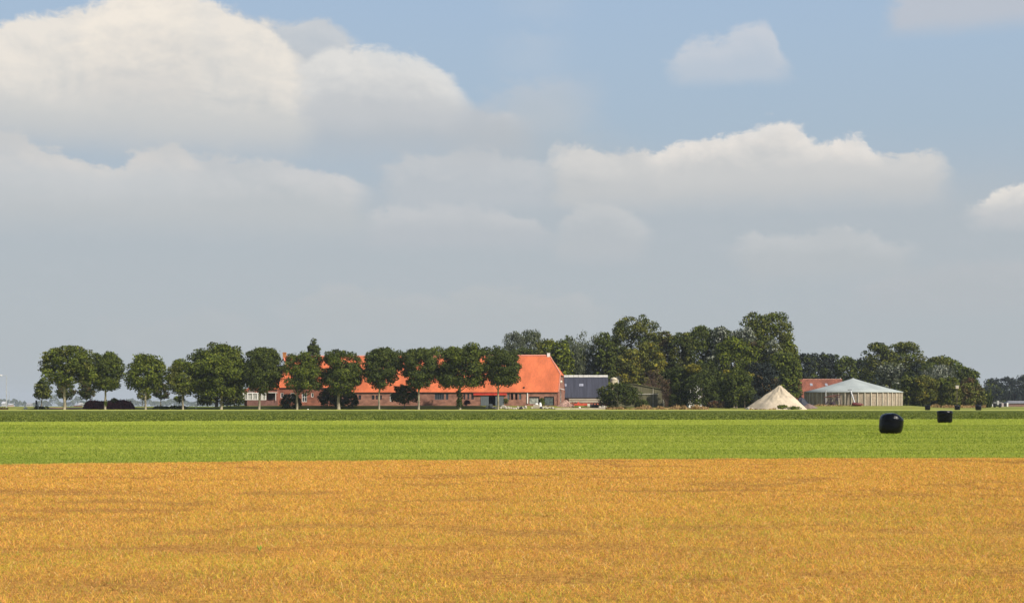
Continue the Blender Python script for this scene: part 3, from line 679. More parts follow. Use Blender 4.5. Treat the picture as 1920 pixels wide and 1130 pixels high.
# distant trees between wood and silo, and to the right
GR = 'trees behind the round silo'
def rt(name, label, ex, D, pal, **k):
    k.setdefault('shape', 'round'); k.setdefault('leaf', .6); w_ = (ex[1]-ex[0])*.10; ex = (ex[0]-w_, ex[1]+w_*(ex[1] < 1825), ex[2], ex[3]); return tree(name, label, 'tree', ex, D, pal=pal, group=GR, **k)
rt('far_tree', 'dark blue green tree behind the left end of the old red roof', (1484,1528,660,757), 540, 'navy', pal2='deep', p2=.3)
rt('far_tree', 'dark tree with the highest dome behind the old red roof', (1512,1556,659,757), 545, 'navy', pal2='dark', p2=.4)
rt('far_tree', 'dark tree with a small pointed top behind the old red roof', (1542,1578,661,757), 548, 'navy', pal2='dark', p2=.4)
rt('far_tree', 'greener rounded tree behind the silo peak, left side', (1566,1606,667,757), 535, 'deep', pal2='green', p2=.4)
rt('far_tree', 'dark tree behind the silo peak, right side', (1596,1634,671,757), 540, 'navy', pal2='deep', p2=.3)
rt('poplar_tree', 'tall see-through poplar crown right of the silo peak, left half', (1620,1674,641,745), 500, 'olive', pal2='deep', p2=.4, shape='dome', dens=.9)
rt('poplar_tree', 'tall broad poplar crown right of the silo peak, right half', (1660,1734,641,735), 503, 'olive', pal2='green', p2=.35, shape='dome', dens=.9)
rt('silver_poplar', 'pale grey tree behind the right half of the silo roof', (1640,1700,680,760), 470, 'silver', pal2='willow', p2=.5, shape='bush')
rt('far_tree', 'dark tree between two grey ones right of the silo', (1693,1735,680,762), 466, 'navy', pal2='deep', p2=.4, shape='bush')
rt('silver_poplar', 'pale windblown grey tree below the green dome', (1728,1792,681,762), 462, 'silver', pal2='willow', p2=.5, shape='bush', droop=.3)
rt('far_tree', 'green domed tree right of the tall poplars', (1735,1794,667,760), 480, 'green', pal2='olive', p2=.4)
rt('far_tree', 'green tree on the falling skyline above the small pale box', (1776,1816,680,762), 472, 'green', pal2='willow', p2=.3)
rt('far_tree', 'rounded green tree at the right end of the grove skyline', (1798,1838,688,762), 470, 'green', pal2='deep', p2=.4)
rt('far_tree', 'reddish brown tree at the right end of the grove', (1802,1832,706,762), 452, 'rust', pal2='olive', p2=.5, shape='bush')
rt('grove_tree', 'olive tree directly right of the silo wall', (1688,1724,704,765), 432, 'olive', pal2='deep', p2=.5, shape='bush', leaf=.5)
rt('grove_tree', 'olive tree with thin pale stems behind the left small bale', (1712,1756,702,758), 430, 'olive', pal2='yellow', p2=.25, bark=PALEBARK, leaf=.5)
rt('grove_tree', 'rusty tinged tree between the left and middle small bales', (1738,1772,708,762), 434, 'brown', pal2='olive', p2=.6, leaf=.5)
rt('grove_tree', 'green tree left of the middle small bale', (1760,1800,704,765), 431, 'green', pal2='olive', p2=.5, shape='bush', leaf=.5)
rt('grove_tree', 'yellow brown tree between the middle and right small bales', (1792,1830,716,765), 433, 'olive', pal2='brown', p2=.4, shape='bush', leaf=.5)
rt('grove_tree', 'olive brown tree behind the right small bale', (1818,1849,722,765), 436, 'olive', pal2='brown', p2=.35, shape='bush', leaf=.5)
GX = 'far dark trees at the right edge'
def xt(label, ex, D, pal, **k): return tree('distant_tree', label, 'tree', ex, D, pal=pal, group=GX, leaf=.75, **k)
xt('distant tree with a yellow green top past the grove', (1842,1884,707,762), 820, 'navy', pal2='bright', p2=.25, shape='dome')  # some leaf clumps take the brighter green palette
xt('distant blue green tree in front of the yellow green top', (1848,1882,722,764), 790, 'deep', pal2='navy', p2=.5, shape='bush')
xt('distant blackish tree in the middle of the far right group', (1870,1908,704,763), 830, 'navy', shape='bush')
xt('distant blackish tree cut by the right edge of the picture', (1896,1940,704,763), 835, 'navy', pal2='dark', p2=.3, shape='bush')
xt('distant reddish dark tree low at the right edge', (1898,1930,734,763), 800, 'plum', pal2='navy', p2=.6, shape='bush')

# far woods: hazy mass on the horizon
def far_mass(name, label, pts, D, n, leaf, seed):
    r_ = np.random.default_rng(seed); P = []; 
    px = r_.uniform(pts[0][0], pts[-1][0], n)
    top = np.interp(px, [p[0] for p in pts], [p[1] for p in pts])+3.0*(vnoise(px/5, px*0, seed)-.3)
    Dd = D+r_.uniform(-60, 120, n); xx = (px-CX)/F*Dd; g0 = H(xx, Dd); zt = EYE+(HY-top)/F*D
    zz = g0+(zt-g0)*r_.random(n)**.6
    P = np.stack([xx, Dd, zz], -1); nor = r_.normal(size=(n, 3)); nor[:, 2] += .4; nor[:, 1] -= .4; nor /= np.linalg.norm(nor, axis=1)[:, None]
    a = np.cross(nor, r_.normal(size=(n, 3))); a /= np.linalg.norm(a, axis=1)[:, None]; b = np.cross(nor, a); s = leaf*(.6+.7*r_.random(n))[:, None]
    V = np.stack([P-a*s*.6, P+b*s*.45, P+a*s*.6, P-b*s*.45], 1).reshape(-1, 3)
    col = np.array(PAL['dark'])[r_.choice(4, n)]
    o = bulk_mesh(name, V, 4, LEAF, colors=np.repeat(col, 4, 0)); return tag(o, label, 'woods', kind='stuff')
far_mass('distant_woods', 'hazy blue line of far woods along the left horizon',
  [(-160,752),(-60,748),(0,747.5),(8,748),(12,751),(16,747),(22,751),(26,746.5),(31,748),(34,754),(38,751),(42,755),(46,750.5),(50,757),(56,757.5),(60,754),(66,756),(70,752),(80,750),(92,752),(98,740),(106,738),(110,752),(118,755),(130,754),(138,748),(144,741),(150,746),(158,751),(172,752),(190,751),(205,752),(225,754),(240,748),(248,746),(256,751),(268,750),(276,744),(284,750),(300,752),(312,750),(320,747),(326,745),(332,750),(345,751),(360,752),(400,750),(460,752),(700,752),(1300,750),(1850,752),(2100,748)], 4900, 34000, 5.0, 41)

# ------------------------------------------------------------------ wall with openings
def wall_open(mb, x0, x1, z0, z1, ops, y0, y1):
    """solid wall slab from y0 to y1 with rectangular openings (xa,xb,za,zb), no coplanar overlaps"""
    ops = sorted(ops); cur = x0
    for xa, xb, za, zb in ops:
        if xa > cur: mb.box(cur, xa, y0, y1, z0, z1)
        if za > z0+.01: mb.box(xa, xb, y0, y1, z0, za)
        if zb < z1-.01: mb.box(xa, xb, y0, y1, zb, z1)
        cur = xb
    if cur < x1: mb.box(cur, x1, y0, y1, z0, z1)
def window(parent, xa, xb, za, zb, y, frame=WHITE, pane=GLASS, mull=1, trans=0, fw=.07, name='window', label=None):
    """frame set back in the opening; pane behind it"""
    f = MB(); d0, d1 = y+.06, y+.14
    f.box(xa, xa+fw, d0, d1, za, zb); f.box(xb-fw, xb, d0, d1, za, zb)
    f.box(xa+fw, xb-fw, d0, d1, za, za+fw); f.box(xa+fw, xb-fw, d0, d1, zb-fw, zb)
    for i in range(1, mull):
        xm = xa+(xb-xa)*i/mull; f.box(xm-fw*.4, xm+fw*.4, d0+.003, d1-.003, za+fw, zb-fw)
    for i in range(trans):
        zm = za+(zb-za)*(i+1)/(trans+1); f.box(xa+fw, xb-fw, d0+.006, d1-.006, zm-fw*.3, zm+fw*.3)
    o = f.build(name, frame, parent)
    if label: o['label'] = label
    MB().box(xa+.01, xb-.01, y+.16, y+.18, za+.01, zb-.01).build('pane', pane, o)
    return o

# ------------------------------------------------------------------ the long barn and house under one orange roof
BG = 1.0
YAW = R(6.5); cY, sY = math.cos(YAW), math.sin(YAW)
BO = (X(1046, 384), 384.0, BG)
barn = empty('farmhouse_barn', BO, -YAW)
tag(barn, 'long red brick farmhouse and barn under one bright orange tiled roof', 'farmhouse')
def lx(px, dy=0.0):        # local x on the front wall plane (local y=dy) seen at photo px
    k = (px-CX)/F; ox, oy = BO[0]+dy*sY, BO[1]+dy*cY
    return (k*oy-ox)/(cY+k*sY)
def lz(py, x, dy=0.0):     # local z at that wall point
    return Z(py, BO[1]-x*sY+dy*cY)-BG
XR, XM, XL = 0.0, lx(640), lx(521.5, 2.0)
EAVE = lz(735.0, -20)+.14; EAVE2 = lz(726.5, -66, 2.0)+.16
YR = 12.0; ZR = lz(667.3, -30, YR)
DEP = 24.0
bw = MB()
ops = []
def op(pa, pb, ya, yb):
    xa, xb = lx(pa), lx(pb); xm = (xa+xb)/2
    o = (xa, xb, max(lz(yb, xm), .02), min(lz(ya, xm), EAVE-.25)); ops.append(o); return o
w1 = op(667.3, 670, 741, 748); w2 = op(672, 677, 740.5, 748.5); w3 = op(697, 702, 740.5, 748.5); w4 = op(704.5, 708.5, 740.5, 748.5); w5 = op(712.5, 716, 740.5, 748.5)
d1 = op(731, 734.5, 737.5, 752)
wd = op(815, 832.5, 737.5, 748.8); wd2 = op(835.8, 840.6, 737.5, 748.8)
n1 = op(869, 872.4, 737.5, 748.5); n2 = op(876.2, 880, 737.5, 748.5); n3 = op(883.6, 888.4, 737.5, 748.5)
bd = op(901, 945, 740.5, 760)
v1 = op(951.3, 955.6, 737, 748.8); v2 = op(957.9, 962.3, 737, 748.8); v3 = op(965.7, 970.2, 737, 748.8); v4 = op(973.3, 977.4, 737, 748.8)
g1 = op(992, 1011.5, 742.8, 757.2); g2 = op(1020, 1039, 742.8, 759.6)
wall_open(bw, XM, XR-.003, 0, EAVE, ops, 0, .35)
bw.box(XM, XM+.35, .36, YR, 0, EAVE)                 # inner return
bw.box(XM, XR, DEP-.35, DEP, 0, EAVE)                 # rear wall
# right gable: follows the roof slope up to the half hip
ZH = lz(700.5, 0, 6); sl_ = (ZR-EAVE)/YR; yh = (ZH-EAVE)/sl_
gd = (7.6, 9.4)
gx0, gx1 = -.37, -.003
gp = [(0.36, 0), (0.36, EAVE+.3*sl_), (yh, ZH), (DEP-yh, ZH), (DEP-.36, EAVE+.3*sl_), (DEP-.36, 0)]
vs = [(gx1, y_, z_-.05 if z_ > 0 else -.2) for y_, z_ in gp]+[(gx0, y_, z_-.05 if z_ > 0 else -.2) for y_, z_ in gp]
bw.add(vs, [tuple(range(6)), tuple(range(11, 5, -1))]+[(i, i+6, (i+1) % 6+6, (i+1) % 6) for i in range(6)])
bwall = bw.build('wall', BRICKP, barn); bwall['label'] = 'weathered lighter brick wall of the barn part'
# house part (higher eave, slightly set back)
hw = MB(); hops = []
def hop(pa, pb, ya, yb):
    xa, xb = lx(pa, 2.0), lx(pb, 2.0); xm = (xa+xb)/2
    o = (xa, xb, lz(yb, xm, 2.0), lz(ya, xm, 2.0)); hops.append(o); return o
h1 = hop(526, 531.5, 736, 745.5); h2 = hop(566, 575.5, 736.2, 753); h3 = hop(583.5, 588, 736.5, 744); h4 = hop(604, 611, 736.5, 750); h5 = hop(625, 632, 736.5, 750); h0 = hop(545, 552, 736.2, 750)
wall_open(hw, XL, XM-.003, 0, EAVE2, hops, 2.0, 2.35)
hw.box(XL, XM-.003, DEP-2.35, DEP-2.0, 0, EAVE2)
yl = YR-2.0
gp = [(2.36, 0), (2.36, EAVE2), (YR-2.2, ZR-2.1), (YR+2.2, ZR-2.1), (DEP-2.36, EAVE2), (DEP-2.36, 0)]
vs = [(XL+.002, y_, z_-.06 if z_ > 0 else -.2) for y_, z_ in gp]+[(XL+.35, y_, z_-.06 if z_ > 0 else -.2) for y_, z_ in gp]
hw.add(vs, [tuple(range(6)), tuple(range(11, 5, -1))]+[(i, i+6, (i+1) % 6+6, (i+1) % 6) for i in range(6)])
hw.build('house_wall', BRICK, barn)
# roofs
def roof_face(mb, pts): mb.add(pts, [tuple(range(len(pts)))])
ov = .15
rf = MB(); zo = EAVE-ov*sl_
XRR = lx(1030.5, YR)          # ridge end
for s_ in (0, 1):
    my = (lambda y_: y_) if s_ == 0 else (lambda y_: DEP-y_)
    pts = [(XM, my(-ov), zo), (XR+.12, my(-ov), zo), (XR+.12, my(yh), ZH), (XRR, my(YR), ZR), (XM, my(YR), ZR)]
    roof_face(rf, pts if s_ == 0 else pts[::-1])
roof_face(rf, [(XR+.12, yh, ZH), (XR+.12+.25, yh, ZH-.35), (XR+.12+.25, DEP-yh, ZH-.35), (XR+.12, DEP-yh, ZH), (XRR, YR, ZR)])
rfo = rf.build('roof', TILE, barn, solid=.22)
s2 = (ZR-EAVE2)/(YR-2.0)
rh = MB(); zo2 = EAVE2-ov*s2; XLL = lx(531, YR)
for s_ in (0, 1):
    my = (lambda y_: y_) if s_ == 0 else (lambda y_: DEP-y_)
    pts = [(XL-.12, my(2-ov), zo2), (XM, my(2-ov), zo2), (XM, my(YR), ZR), (XLL, my(YR), ZR), (XL-.12, my(YR-2.2), ZR-2.2*s2)]
    roof_face(rh, pts if s_ == 0 else pts[::-1])
roof_face(rh, [(XL-.12, YR-2.2, ZR-2.2*s2), (XLL, YR, ZR), (XL-.12, YR+2.2, ZR-2.2*s2)])
rh.build('house_roof', TILE, barn, solid=.22)
MB().tube([(XLL, YR, ZR+.06), (XRR, YR, ZR+.06)], .23, 8).build('ridge_cap', RIDGE, barn)
MB().tube([(XRR, YR, ZR+.02), (XR+.2, yh, ZH+.02)], .17, 6).build('hip_cap', RIDGE, barn)
MB().tube([(XLL, YR, ZR+.04), (XL-.1, YR-2.2, ZR-2.2*s2+.04)], .17, 6).build('hip_cap', RIDGE, barn)
MB().box(XM+.5, XR+.05, -ov-.13, -ov+.02, zo-.16, zo-.02).build('gutter', DARKP, barn)
MB().box(XL-.1, XM-.1, 2-ov-.13, 2-ov+.02, zo2-.2, zo2-.02).build('gutter', DARKP, barn)
# verge boards on the right gable
vb_ = MB(); q0, q1 = Vector((.22, -ov, zo+.05)), Vector((.22, yh, ZH+.05)); vb_.tube([tuple(q0), tuple(q1)], .13, 4)
vb_.build('verge', RIDGE, barn)
# chimneys
c1 = MB(); cxp = lx(533.5, YR); c1.box(cxp-.42, cxp+.42, YR-.4, YR+.4, ZR-1.2, ZR+1.25); c1.box(cxp-.5, cxp+.5, YR-.48, YR+.48, ZR+.9, ZR+1.05)
co = c1.build('chimney', mat('ochre_brick', (.46, .19, .06), .9, .3, 2.0), barn); co['label'] = 'ochre brick chimney at the left ridge end'
c1 = MB(); cxp = lx(1028.6, YR); c1.box(cxp-.38, cxp+.38, YR-.4, YR+.4, ZR-.6, ZR+.72); c1.box(cxp-.44, cxp+.44, YR-.46, YR+.46, ZR+.72, ZR+.80)
co = c1.build('chimney', WHITE, barn); co['label'] = 'white plastered chimney at the right ridge end'
for o_ in (w1, w2, w3, w4, w5): window(barn, *o_, 0, frame=DARKP, mull=1, trans=0, fw=.09)
window(barn, *d1, 0, frame=WHITE, mull=1, fw=.12, name='narrow_window')
window(barn, *wd, 0, frame=GREYD, mull=4, trans=0, fw=.09); window(barn, *wd2, 0, frame=GREYD, fw=.09)
for o_ in (n1, n2, n3): window(barn, *o_, 0, frame=DARKP, fw=.07)
for o_ in (v1, v4): window(barn, *o_, 0, frame=GREYD, fw=.08, trans=2, pane=GREYD)
for o_ in (v2, v3):
    f = MB(); xa, xb, za, zb = o_; f.box(xa, xa+.06, .1, .18, za, zb); f.box(xb-.06, xb, .1, .18, za, zb); f.box(xa+.06, xb-.06, .1, .18, zb-.08, zb)
    f.build('open_window', DARKP, barn)
for o_ in (h1, h0): window(barn, *o_, 2.0, fw=.12)
window(barn, *h2, 2.0, fw=.13, mull=2, trans=1); window(barn, *h3, 2.0, fw=.12)
window(barn, *h4, 2.0, fw=.12, mull=2, trans=1); window(barn, *h5, 2.0, fw=.12, mull=2, trans=1)
# red beam and sliding doors
zb0 = lz(740.4, -18); zb1 = min(lz(736.6, -18), zo-.12)
MB().box(lx(888), lx(950), -.34, -.01, zb0-.05, zb1).build('door_rail_board', REDP, barn, bevel=.02)
def plank_door(xa, xb, za, zb, y, m, label=None):
    d = MB(); nn = max(3, int((xb-xa)/.35))
    for i in range(nn):
        a = xa+(xb-xa)*i/nn; d.box(a+.008, xa+(xb-xa)*(i+1)/nn-.008, y, y+.06, za, zb)
    d.box(xa+.03, xb-.03, y+.062, y+.1, za+.25, za+.45); d.box(xa+.03, xb-.03, y+.062, y+.1, zb-.45, zb-.25)
    o = d.build('barn_door', m, barn)
    if label: o['label'] = label
    return o
dm0, dm1 = lx(916.5), lx(929)
plank_door(lx(901.3), dm0, .03, zb0-.06, -.09, GREYD, 'grey plank door left of the dark opening')
plank_door(dm1, lx(944.6), .03, zb0-.06, -.09, GREYD, 'grey plank door right of the dark opening')
xa, xb, za, zb = g1
plank_door(xa+.1, xb-.35, za+.05, zb-.5, .12, mat('peeling_white', (.52, .52, .45), .8, .55, 1.6, bump=.02, col2=(.16, .17, .15)), 'peeling white garage door')
MB().box(xa, xb, .1, .3, zb-.42, zb-.05).build('lintel_beam', DARKP, barn)
xa, xb, za, zb = g2
plank_door(xa+.15, xb-.3, za+.02, zb-.4, .12, GRND, 'mottled green grey garage door')
MB().box(xa, xb, .1, .3, zb-.35, zb-.03).build('lintel_beam', DARKP, barn)
MB().tube([(lx(989), -.1, .6), (lx(989), -.1, EAVE-.35)], .16, 8).build('downpipe', WHITE, barn)
MB().tube([(lx(981.6), 1.1, EAVE+1.1*sl_+.02), (lx(981.6), 1.1, EAVE+1.1*sl_+.45)], .22, 8).build('roof_vent', DARKP, barn)
# door and canopy on the gable
gy0, gy1 = 8.2, 10.6
gf = MB(); gf.box(.0, .06, gy0, gy0+.14, 0, 4.3); gf.box(.0, .06, gy1-.14, gy1, 0, 4.3); gf.box(.0, .06, gy0+.14, gy1-.14, 4.16, 4.3)
for zz in (1.2, 2.4, 3.3): gf.box(.0, .05, gy0+.14, gy1-.14, zz, zz+.12)
gdo = gf.build('gable_door', mat('grey_frame', (.36, .38, .36), .7), barn)
MB().box(.002, .03, gy0+.15, gy1-.15, .05, 4.14).build('pane', GLASS, gdo)
MB().add([(-.0, gy0-.3, 4.75), (1.0, gy0-.3, 4.5), (1.0, gy1+.3, 4.5), (-.0, gy1+.3, 4.75), (-.0, gy0-.3, 4.62), (1.0, gy0-.3, 4.37), (1.0, gy1+.3, 4.37), (-.0, gy1+.3, 4.62)],
         [(0,1,2,3), (7,6,5,4), (0,4,5,1), (1,5,6,2), (2,6,7,3), (3,7,4,0)]).build('door_canopy', WHITE, barn)
MB().tube([(0, 9.4, 6.6), (.42, 9.4, 6.6)], [.35, .3], 12).build('yard_lamp', mat('cream_lamp', (.75, .72, .6), .5), barn)
MB().box(-.12, .13, -.13, .0, 0, EAVE-.1).build('corner_pier', BRICK, barn)

# ------------------------------------------------------------------ villa wing with bay windows at the left end
VD = 391.0; VG = 1.0
villa = empty('villa_wing', (X(486, VD), VD, VG)); tag(villa, 'small brick wing with a row of white bay windows, mostly behind a dense dark tree', 'house wing')
def vx(px): return X(px, VD)-X(486, VD)
def vz(py): return Z(py, VD)-VG
vm = MB(); vm.box(vx(463), vx(519), 1.6, 9, -.2, vz(729))
vm.box(vx(456.5), vx(463)-.003, 1.2, 8.8, vz(738), vz(728)); vm.box(vx(456.5), vx(463)-.003, 1.2, 8.8, -.2, vz(749))
vm.build('wall', BRICK, villa)
pm = MB(); pm.box(vx(463), vx(499.5), 0, 1.59, -.2, vz(749.5)); pm.box(vx(499.5)+.003, vx(519), .4, 1.59, -.2, vz(750.5))
pm.build('plinth', mat('plum_brick', (.20, .10, .085), .9, .2, .9, fine=.2), villa)
MB().box(vx(464.5), vx(475.5), 1.38, 1.597, vz(736), vz(725.5)).build('wall_shade_panel', mat('shaded_wall_brown', (.20, .155, .13), .9), villa)  # shaded stretch of the wall, its shade put into the brown colour
fr = MB()
posts = [456.8, 464.3, 473.5, 482.5, 491, 498.3]
for p in posts: fr.box(vx(p)-.13, vx(p)+.13, -.08, .1, vz(749.5), vz(736.6))
fr.box(vx(456.8)+.13, vx(498.3)-.13, -.06, .08, vz(749.4), vz(748.2)); fr.box(vx(456.8)+.13, vx(498.3)-.13, -.06, .08, vz(737.4), vz(736.4))
fw_ = fr.build('bay_window', WHITE, villa)
MB().box(vx(457.2), vx(498), .12, .16, vz(749.3), vz(736.8)).build('pane', CURT, fw_)
MB().box(vx(463)+.01, vx(498.6), .17, 1.59, vz(736.5), vz(736.2)+.1).build('bay_roof', WHITE, villa)
pc = MB(); pc.box(vx(498.5), vx(518.5), -.2, 1.58, vz(736.2), vz(735.2)); pc.box(vx(517)-.05, vx(517)+.08, -.1, .05, vz(750.5), vz(736.25)); pc.build('porch_roof', WHITE, villa)
MB().box(vx(501), vx(515), 1.53, 1.58, vz(749.5), vz(737)).build('porch_door', DARKP, villa)
# hipped orange roof and slate roof behind
def hip(px0, px1, pr0, pr1, ye, yr, d0, d1, m, name, solid=.15):
    a0, a1, b0, b1 = vx(px0), vx(px1), vx(pr0), vx(pr1); ze, zr = vz(ye), vz(yr); ym = (d0+d1)/2
    h_ = MB(); h_.add([(a0, d0, ze), (a1, d0, ze), (a1, d1, ze), (a0, d1, ze), (b0, ym, zr), (b1, ym, zr)], [(0,1,5,4), (2,3,4,5), (3,0,4), (1,2,5)])
    return h_.build(name, m, villa, solid=solid)
hip(461.5, 520, 474, 512, 728.5, 716, 1.2, 9.3, TILE, 'roof')
hip(462, 532, 474, 526.5, 705, 682, 9.6, 20, SLATE, 'slate_roof')
MB().box(vx(463.5), vx(529), 10, 19.6, -.2, vz(705)).build('rear_wall', BRICK, villa)
# ------------------------------------------------------------------ slate barn
SB = empty('slate_barn', (X(1098, 412), 412, 1.0)); tag(SB, 'low barn with a dark slate grey roof and pale ridge, right of the orange roof', 'barn')
def bx_(px, D=412): return X(px, D)-X(1098, 412)
s0, s1 = bx_(1040), bx_(1143.2); se, sr = Z(745, 412)-1, Z(703.8, 420)-1
m_ = MB(); m_.box(s0+.3, s1-.3, .6, .95, -.2, se+.2); m_.box(s0+.3, s1-.3, 15.2, 15.6, -.2, se+.2)
m_.add([(s1-.3, .96, -.2), (s1-.3, 15.19, -.2), (s1-.3, 15.19, se), (s1-.3, 8.1, sr-.25), (s1-.3, .96, se), (s1-.6, .96, -.2), (s1-.6, 15.19, -.2), (s1-.6, 15.19, se), (s1-.6, 8.1, sr-.25), (s1-.6, .96, se)],
       [(0,1,2,3,4), (9,8,7,6,5), (0,5,6,1), (1,6,7,2), (2,7,8,3), (3,8,9,4), (4,9,5,0)])
m_.build('wall', BRICK, SB)
r__ = MB(); r__.add([(s0, 0, se), (s1, 0, se), (s1, 8, sr), (s0, 8, sr)], [(0,1,2,3)]); r__.add([(s0, 8, sr), (s1, 8, sr), (s1, 16, se), (s0, 16, se)], [(0,1,2,3)])
# corrugation ribs
for i in range(60):
    xx = s0+.12+(s1-s0-.24)*i/59; k = (sr-se)/8
    r__.add([(xx-.06, .03, se+.03*k+.002), (xx+.06, .03, se+.03*k+.002), (xx+.06, 7.6, se+7.6*k+.002), (xx-.06, 7.6, se+7.6*k+.002), (xx, .03, se+.03*k+.07), (xx, 7.6, se+7.6*k+.07)], [(0,4,5,3), (4,1,2,5)])
r__.build('roof', SLATE, SB)
rc = MB(); ridge_m = mat('pale_ridge', (.50, .48, .43), .9, .15)
for i in range(11):
    a, b = s0+(s1-s0)*i/11+.03, s0+(s1-s0)*(i+1)/11-.03; k = (sr-se)/8
    rc.add([(a, 7.25, sr-.75*k+.14), (b, 7.25, sr-.75*k+.14), (b, 8, sr+.16), (a, 8, sr+.16), (a, 8.75, sr-.75*k+.14), (b, 8.75, sr-.75*k+.14)], [(0,1,2,3), (3,2,5,4)])
rc.build('ridge_cap', ridge_m, SB, solid=.1)
for pa, pb in ((1086, 1094), (1059, 1062.5)):
    k = (sr-se)/8; ya = 4.0
    MB().add([(bx_(pa, 416), ya, se+ya*k+.10), (bx_(pb, 416), ya, se+ya*k+.10), (bx_(pb, 416), ya+.85, se+(ya+.85)*k+.10), (bx_(pa, 416), ya+.85, se+(ya+.85)*k+.10)], [(0,1,2,3)]).build('skylight', mat('dull_skylight', (.30, .31, .36), .3), SB, solid=.08)
MB().box(s0, s1, -.14, .0, se-.3, se-.04).build('gutter', DARKP, SB)

# ------------------------------------------------------------------ pale tanks behind the bush
def silo(px, D, w, ytop, label, dome):
    x0 = X(px, D); r_ = w/2/F*D; zt = Z(ytop, D); z0 = Hf(x0, D)
    root = empty('feed_silo', (x0, D, z0)); tag(root, label, 'silo', 'pale feed silos behind the slate barn')
    hh = zt-z0; cr_ = mat('cream_silo', (.50, .44, .30), .6, .25, 1.0, (1,1,.3))
    MB().lathe([(r_, -.1), (r_, hh-dome), (r_*1.02, hh-dome+.02)], n=24).build('tank', cr_, root, smooth=False)
    MB().lathe([(r_*1.03, hh-dome+.03), (r_*.75, hh-dome*.35), (r_*.3, hh-.08), (.15, hh)], n=24).build('silo_roof', mat('cream_roof', (.58, .50, .36), .6, .15), root, smooth=True)
    MB().tube([(r_+.08, -r_*.4, 0), (r_+.08, -r_*.4, hh-dome)], .09, 6).build('fill_pipe', WHITE, root)
silo(1151, 424, 15, 707, 'shorter cream silo at the end of the slate roof', .8)
silo(1162, 430, 18, 702, 'taller beige silo with a sloping top beside the slate roof', 1.3)

# ------------------------------------------------------------------ mossy shed
MG = Hf(X(1215, 400), 400)
ms = empty('mossy_shed', (X(1215, 400), 400, MG)); tag(ms, 'mossy olive shed with a sloping roofline and pale posts, behind bushes', 'shed')
def mx(px): return X(px, 400)-X(1215, 400)
def mz(py): return Z(py, 400)-MG
pl = [(mx(1150), -.2), (mx(1247), -.2), (mx(1247), mz(730.5)), (mx(1187), mz(719.5)), (mx(1150), mz(728))]
w_ = MB(); n_ = len(pl); w_.add([(a, 0, b) for a, b in pl]+[(a, .2, b) for a, b in pl], [tuple(range(n_)), tuple(range(2*n_-1, n_-1, -1))]+[(i, i+n_, (i+1) % n_+n_, (i+1) % n_) for i in range(n_)])
w_.box(mx(1247)-.2, mx(1247), .201, 12, -.2, mz(730.5)-.02)
w_.build('wall', OLIVE, ms)
rr2 = MB(); rr2.add([(mx(1149), -.3, mz(728)+.02), (mx(1187), -.3, mz(719.5)+.02), (mx(1187), 12.2, mz(719.5)+.02), (mx(1149), 12.2, mz(728)+.02)], [(0,1,2,3)])
rr2.add([(mx(1187), -.3, mz(719.5)+.02), (mx(1249), -.3, mz(730.8)+.02), (mx(1249), 12.2, mz(730.8)+.02), (mx(1187), 12.2, mz(719.5)+.02)], [(0,1,2,3)])
rr2.build('roof', mat('mossy_roof', (.17, .16, .085), .9, .3, 1.0), ms, solid=-.12)
for p, w2_ in ((1224.5, .09), (1244, .17)):
    MB().box(mx(p)-w2_, mx(p)+w2_, -.14, -.003, 0, mz(727+(p-1224)*.18)).build('post', mat('pale_timber', (.34, .31, .24), .9, .3), ms)
MB().box(mx(1192), mx(1234), -.2, -.145, mz(739.1), mz(737.6)).build('rail', mat('pale_rail', (.42, .40, .33), .9, .3), ms)
# ------------------------------------------------------------------ old red roof barn
OB = empty('old_barn', (X(1534, 425), 425, 1.0)); tag(OB, 'old barn with a weathered red tiled roof behind the silo and sand pile', 'barn')
o0, o1 = X(1487.5, 425)-X(1534, 425), X(1579, 432)-X(1534, 425); oe, orr = Z(752, 425)-1, Z(711, 432)-1
q_ = MB(); q_.box(o0+.3, o1-.3, .5, .8, -.3, oe+.2); q_.box(o0+.3, o1-.3, 14, 14.3, -.3, oe+.2)
q_.add([(o1-.3, .81, -.3), (o1-.3, 13.99, -.3), (o1-.3, 13.99, oe), (o1-.3, 7.3, orr-.25), (o1-.3, .81, oe)], [(0,1,2,3,4)]); q_.add([(o0+.3, .81, -.3), (o0+.3, 13.99, -.3), (o0+.3, 13.99, oe), (o0+.3, 7.3, orr-.25), (o0+.3, .81, oe)], [(4,3,2,1,0)])
q_.build('wall', BRICK, OB)
ro = MB(); ro.add([(o0, 0, oe), (o1, 0, oe), (o1, 7.2, orr), (o0, 7.2, orr)], [(0,1,2,3)]); ro.add([(o0, 7.2, orr), (o1, 7.2, orr), (o1, 14.6, oe), (o0, 14.6, oe)], [(0,1,2,3)])
ro.build('roof', TILEOLD, OB, solid=.2)
for pa in (1519.5, 1547.5):
    k = (orr-oe)/7.2; ya = 5.0; xa = X(pa, 430)-X(1534, 425)
    MB().add([(xa, ya, oe+ya*k+.08), (xa+.75, ya, oe+ya*k+.08), (xa+.75, ya+.8, oe+(ya+.8)*k+.08), (xa, ya+.8, oe+(ya+.8)*k+.08)], [(0,1,2,3)]).build('skylight', mat('dull_skylight', (.30, .31, .36), .3), OB, solid=.06)
MB().tube([(o0, 7.2, orr+.03), (o1, 7.2, orr+.03)], .16, 6).build('ridge_cap', mat('dull_ridge', (.45, .22, .15), .85), OB)
MB().tube([(o1-.5, 7.4, orr), (o1-.5, 7.4, orr+.5)], .1, 6).build('roof_vent', WHITE, OB)
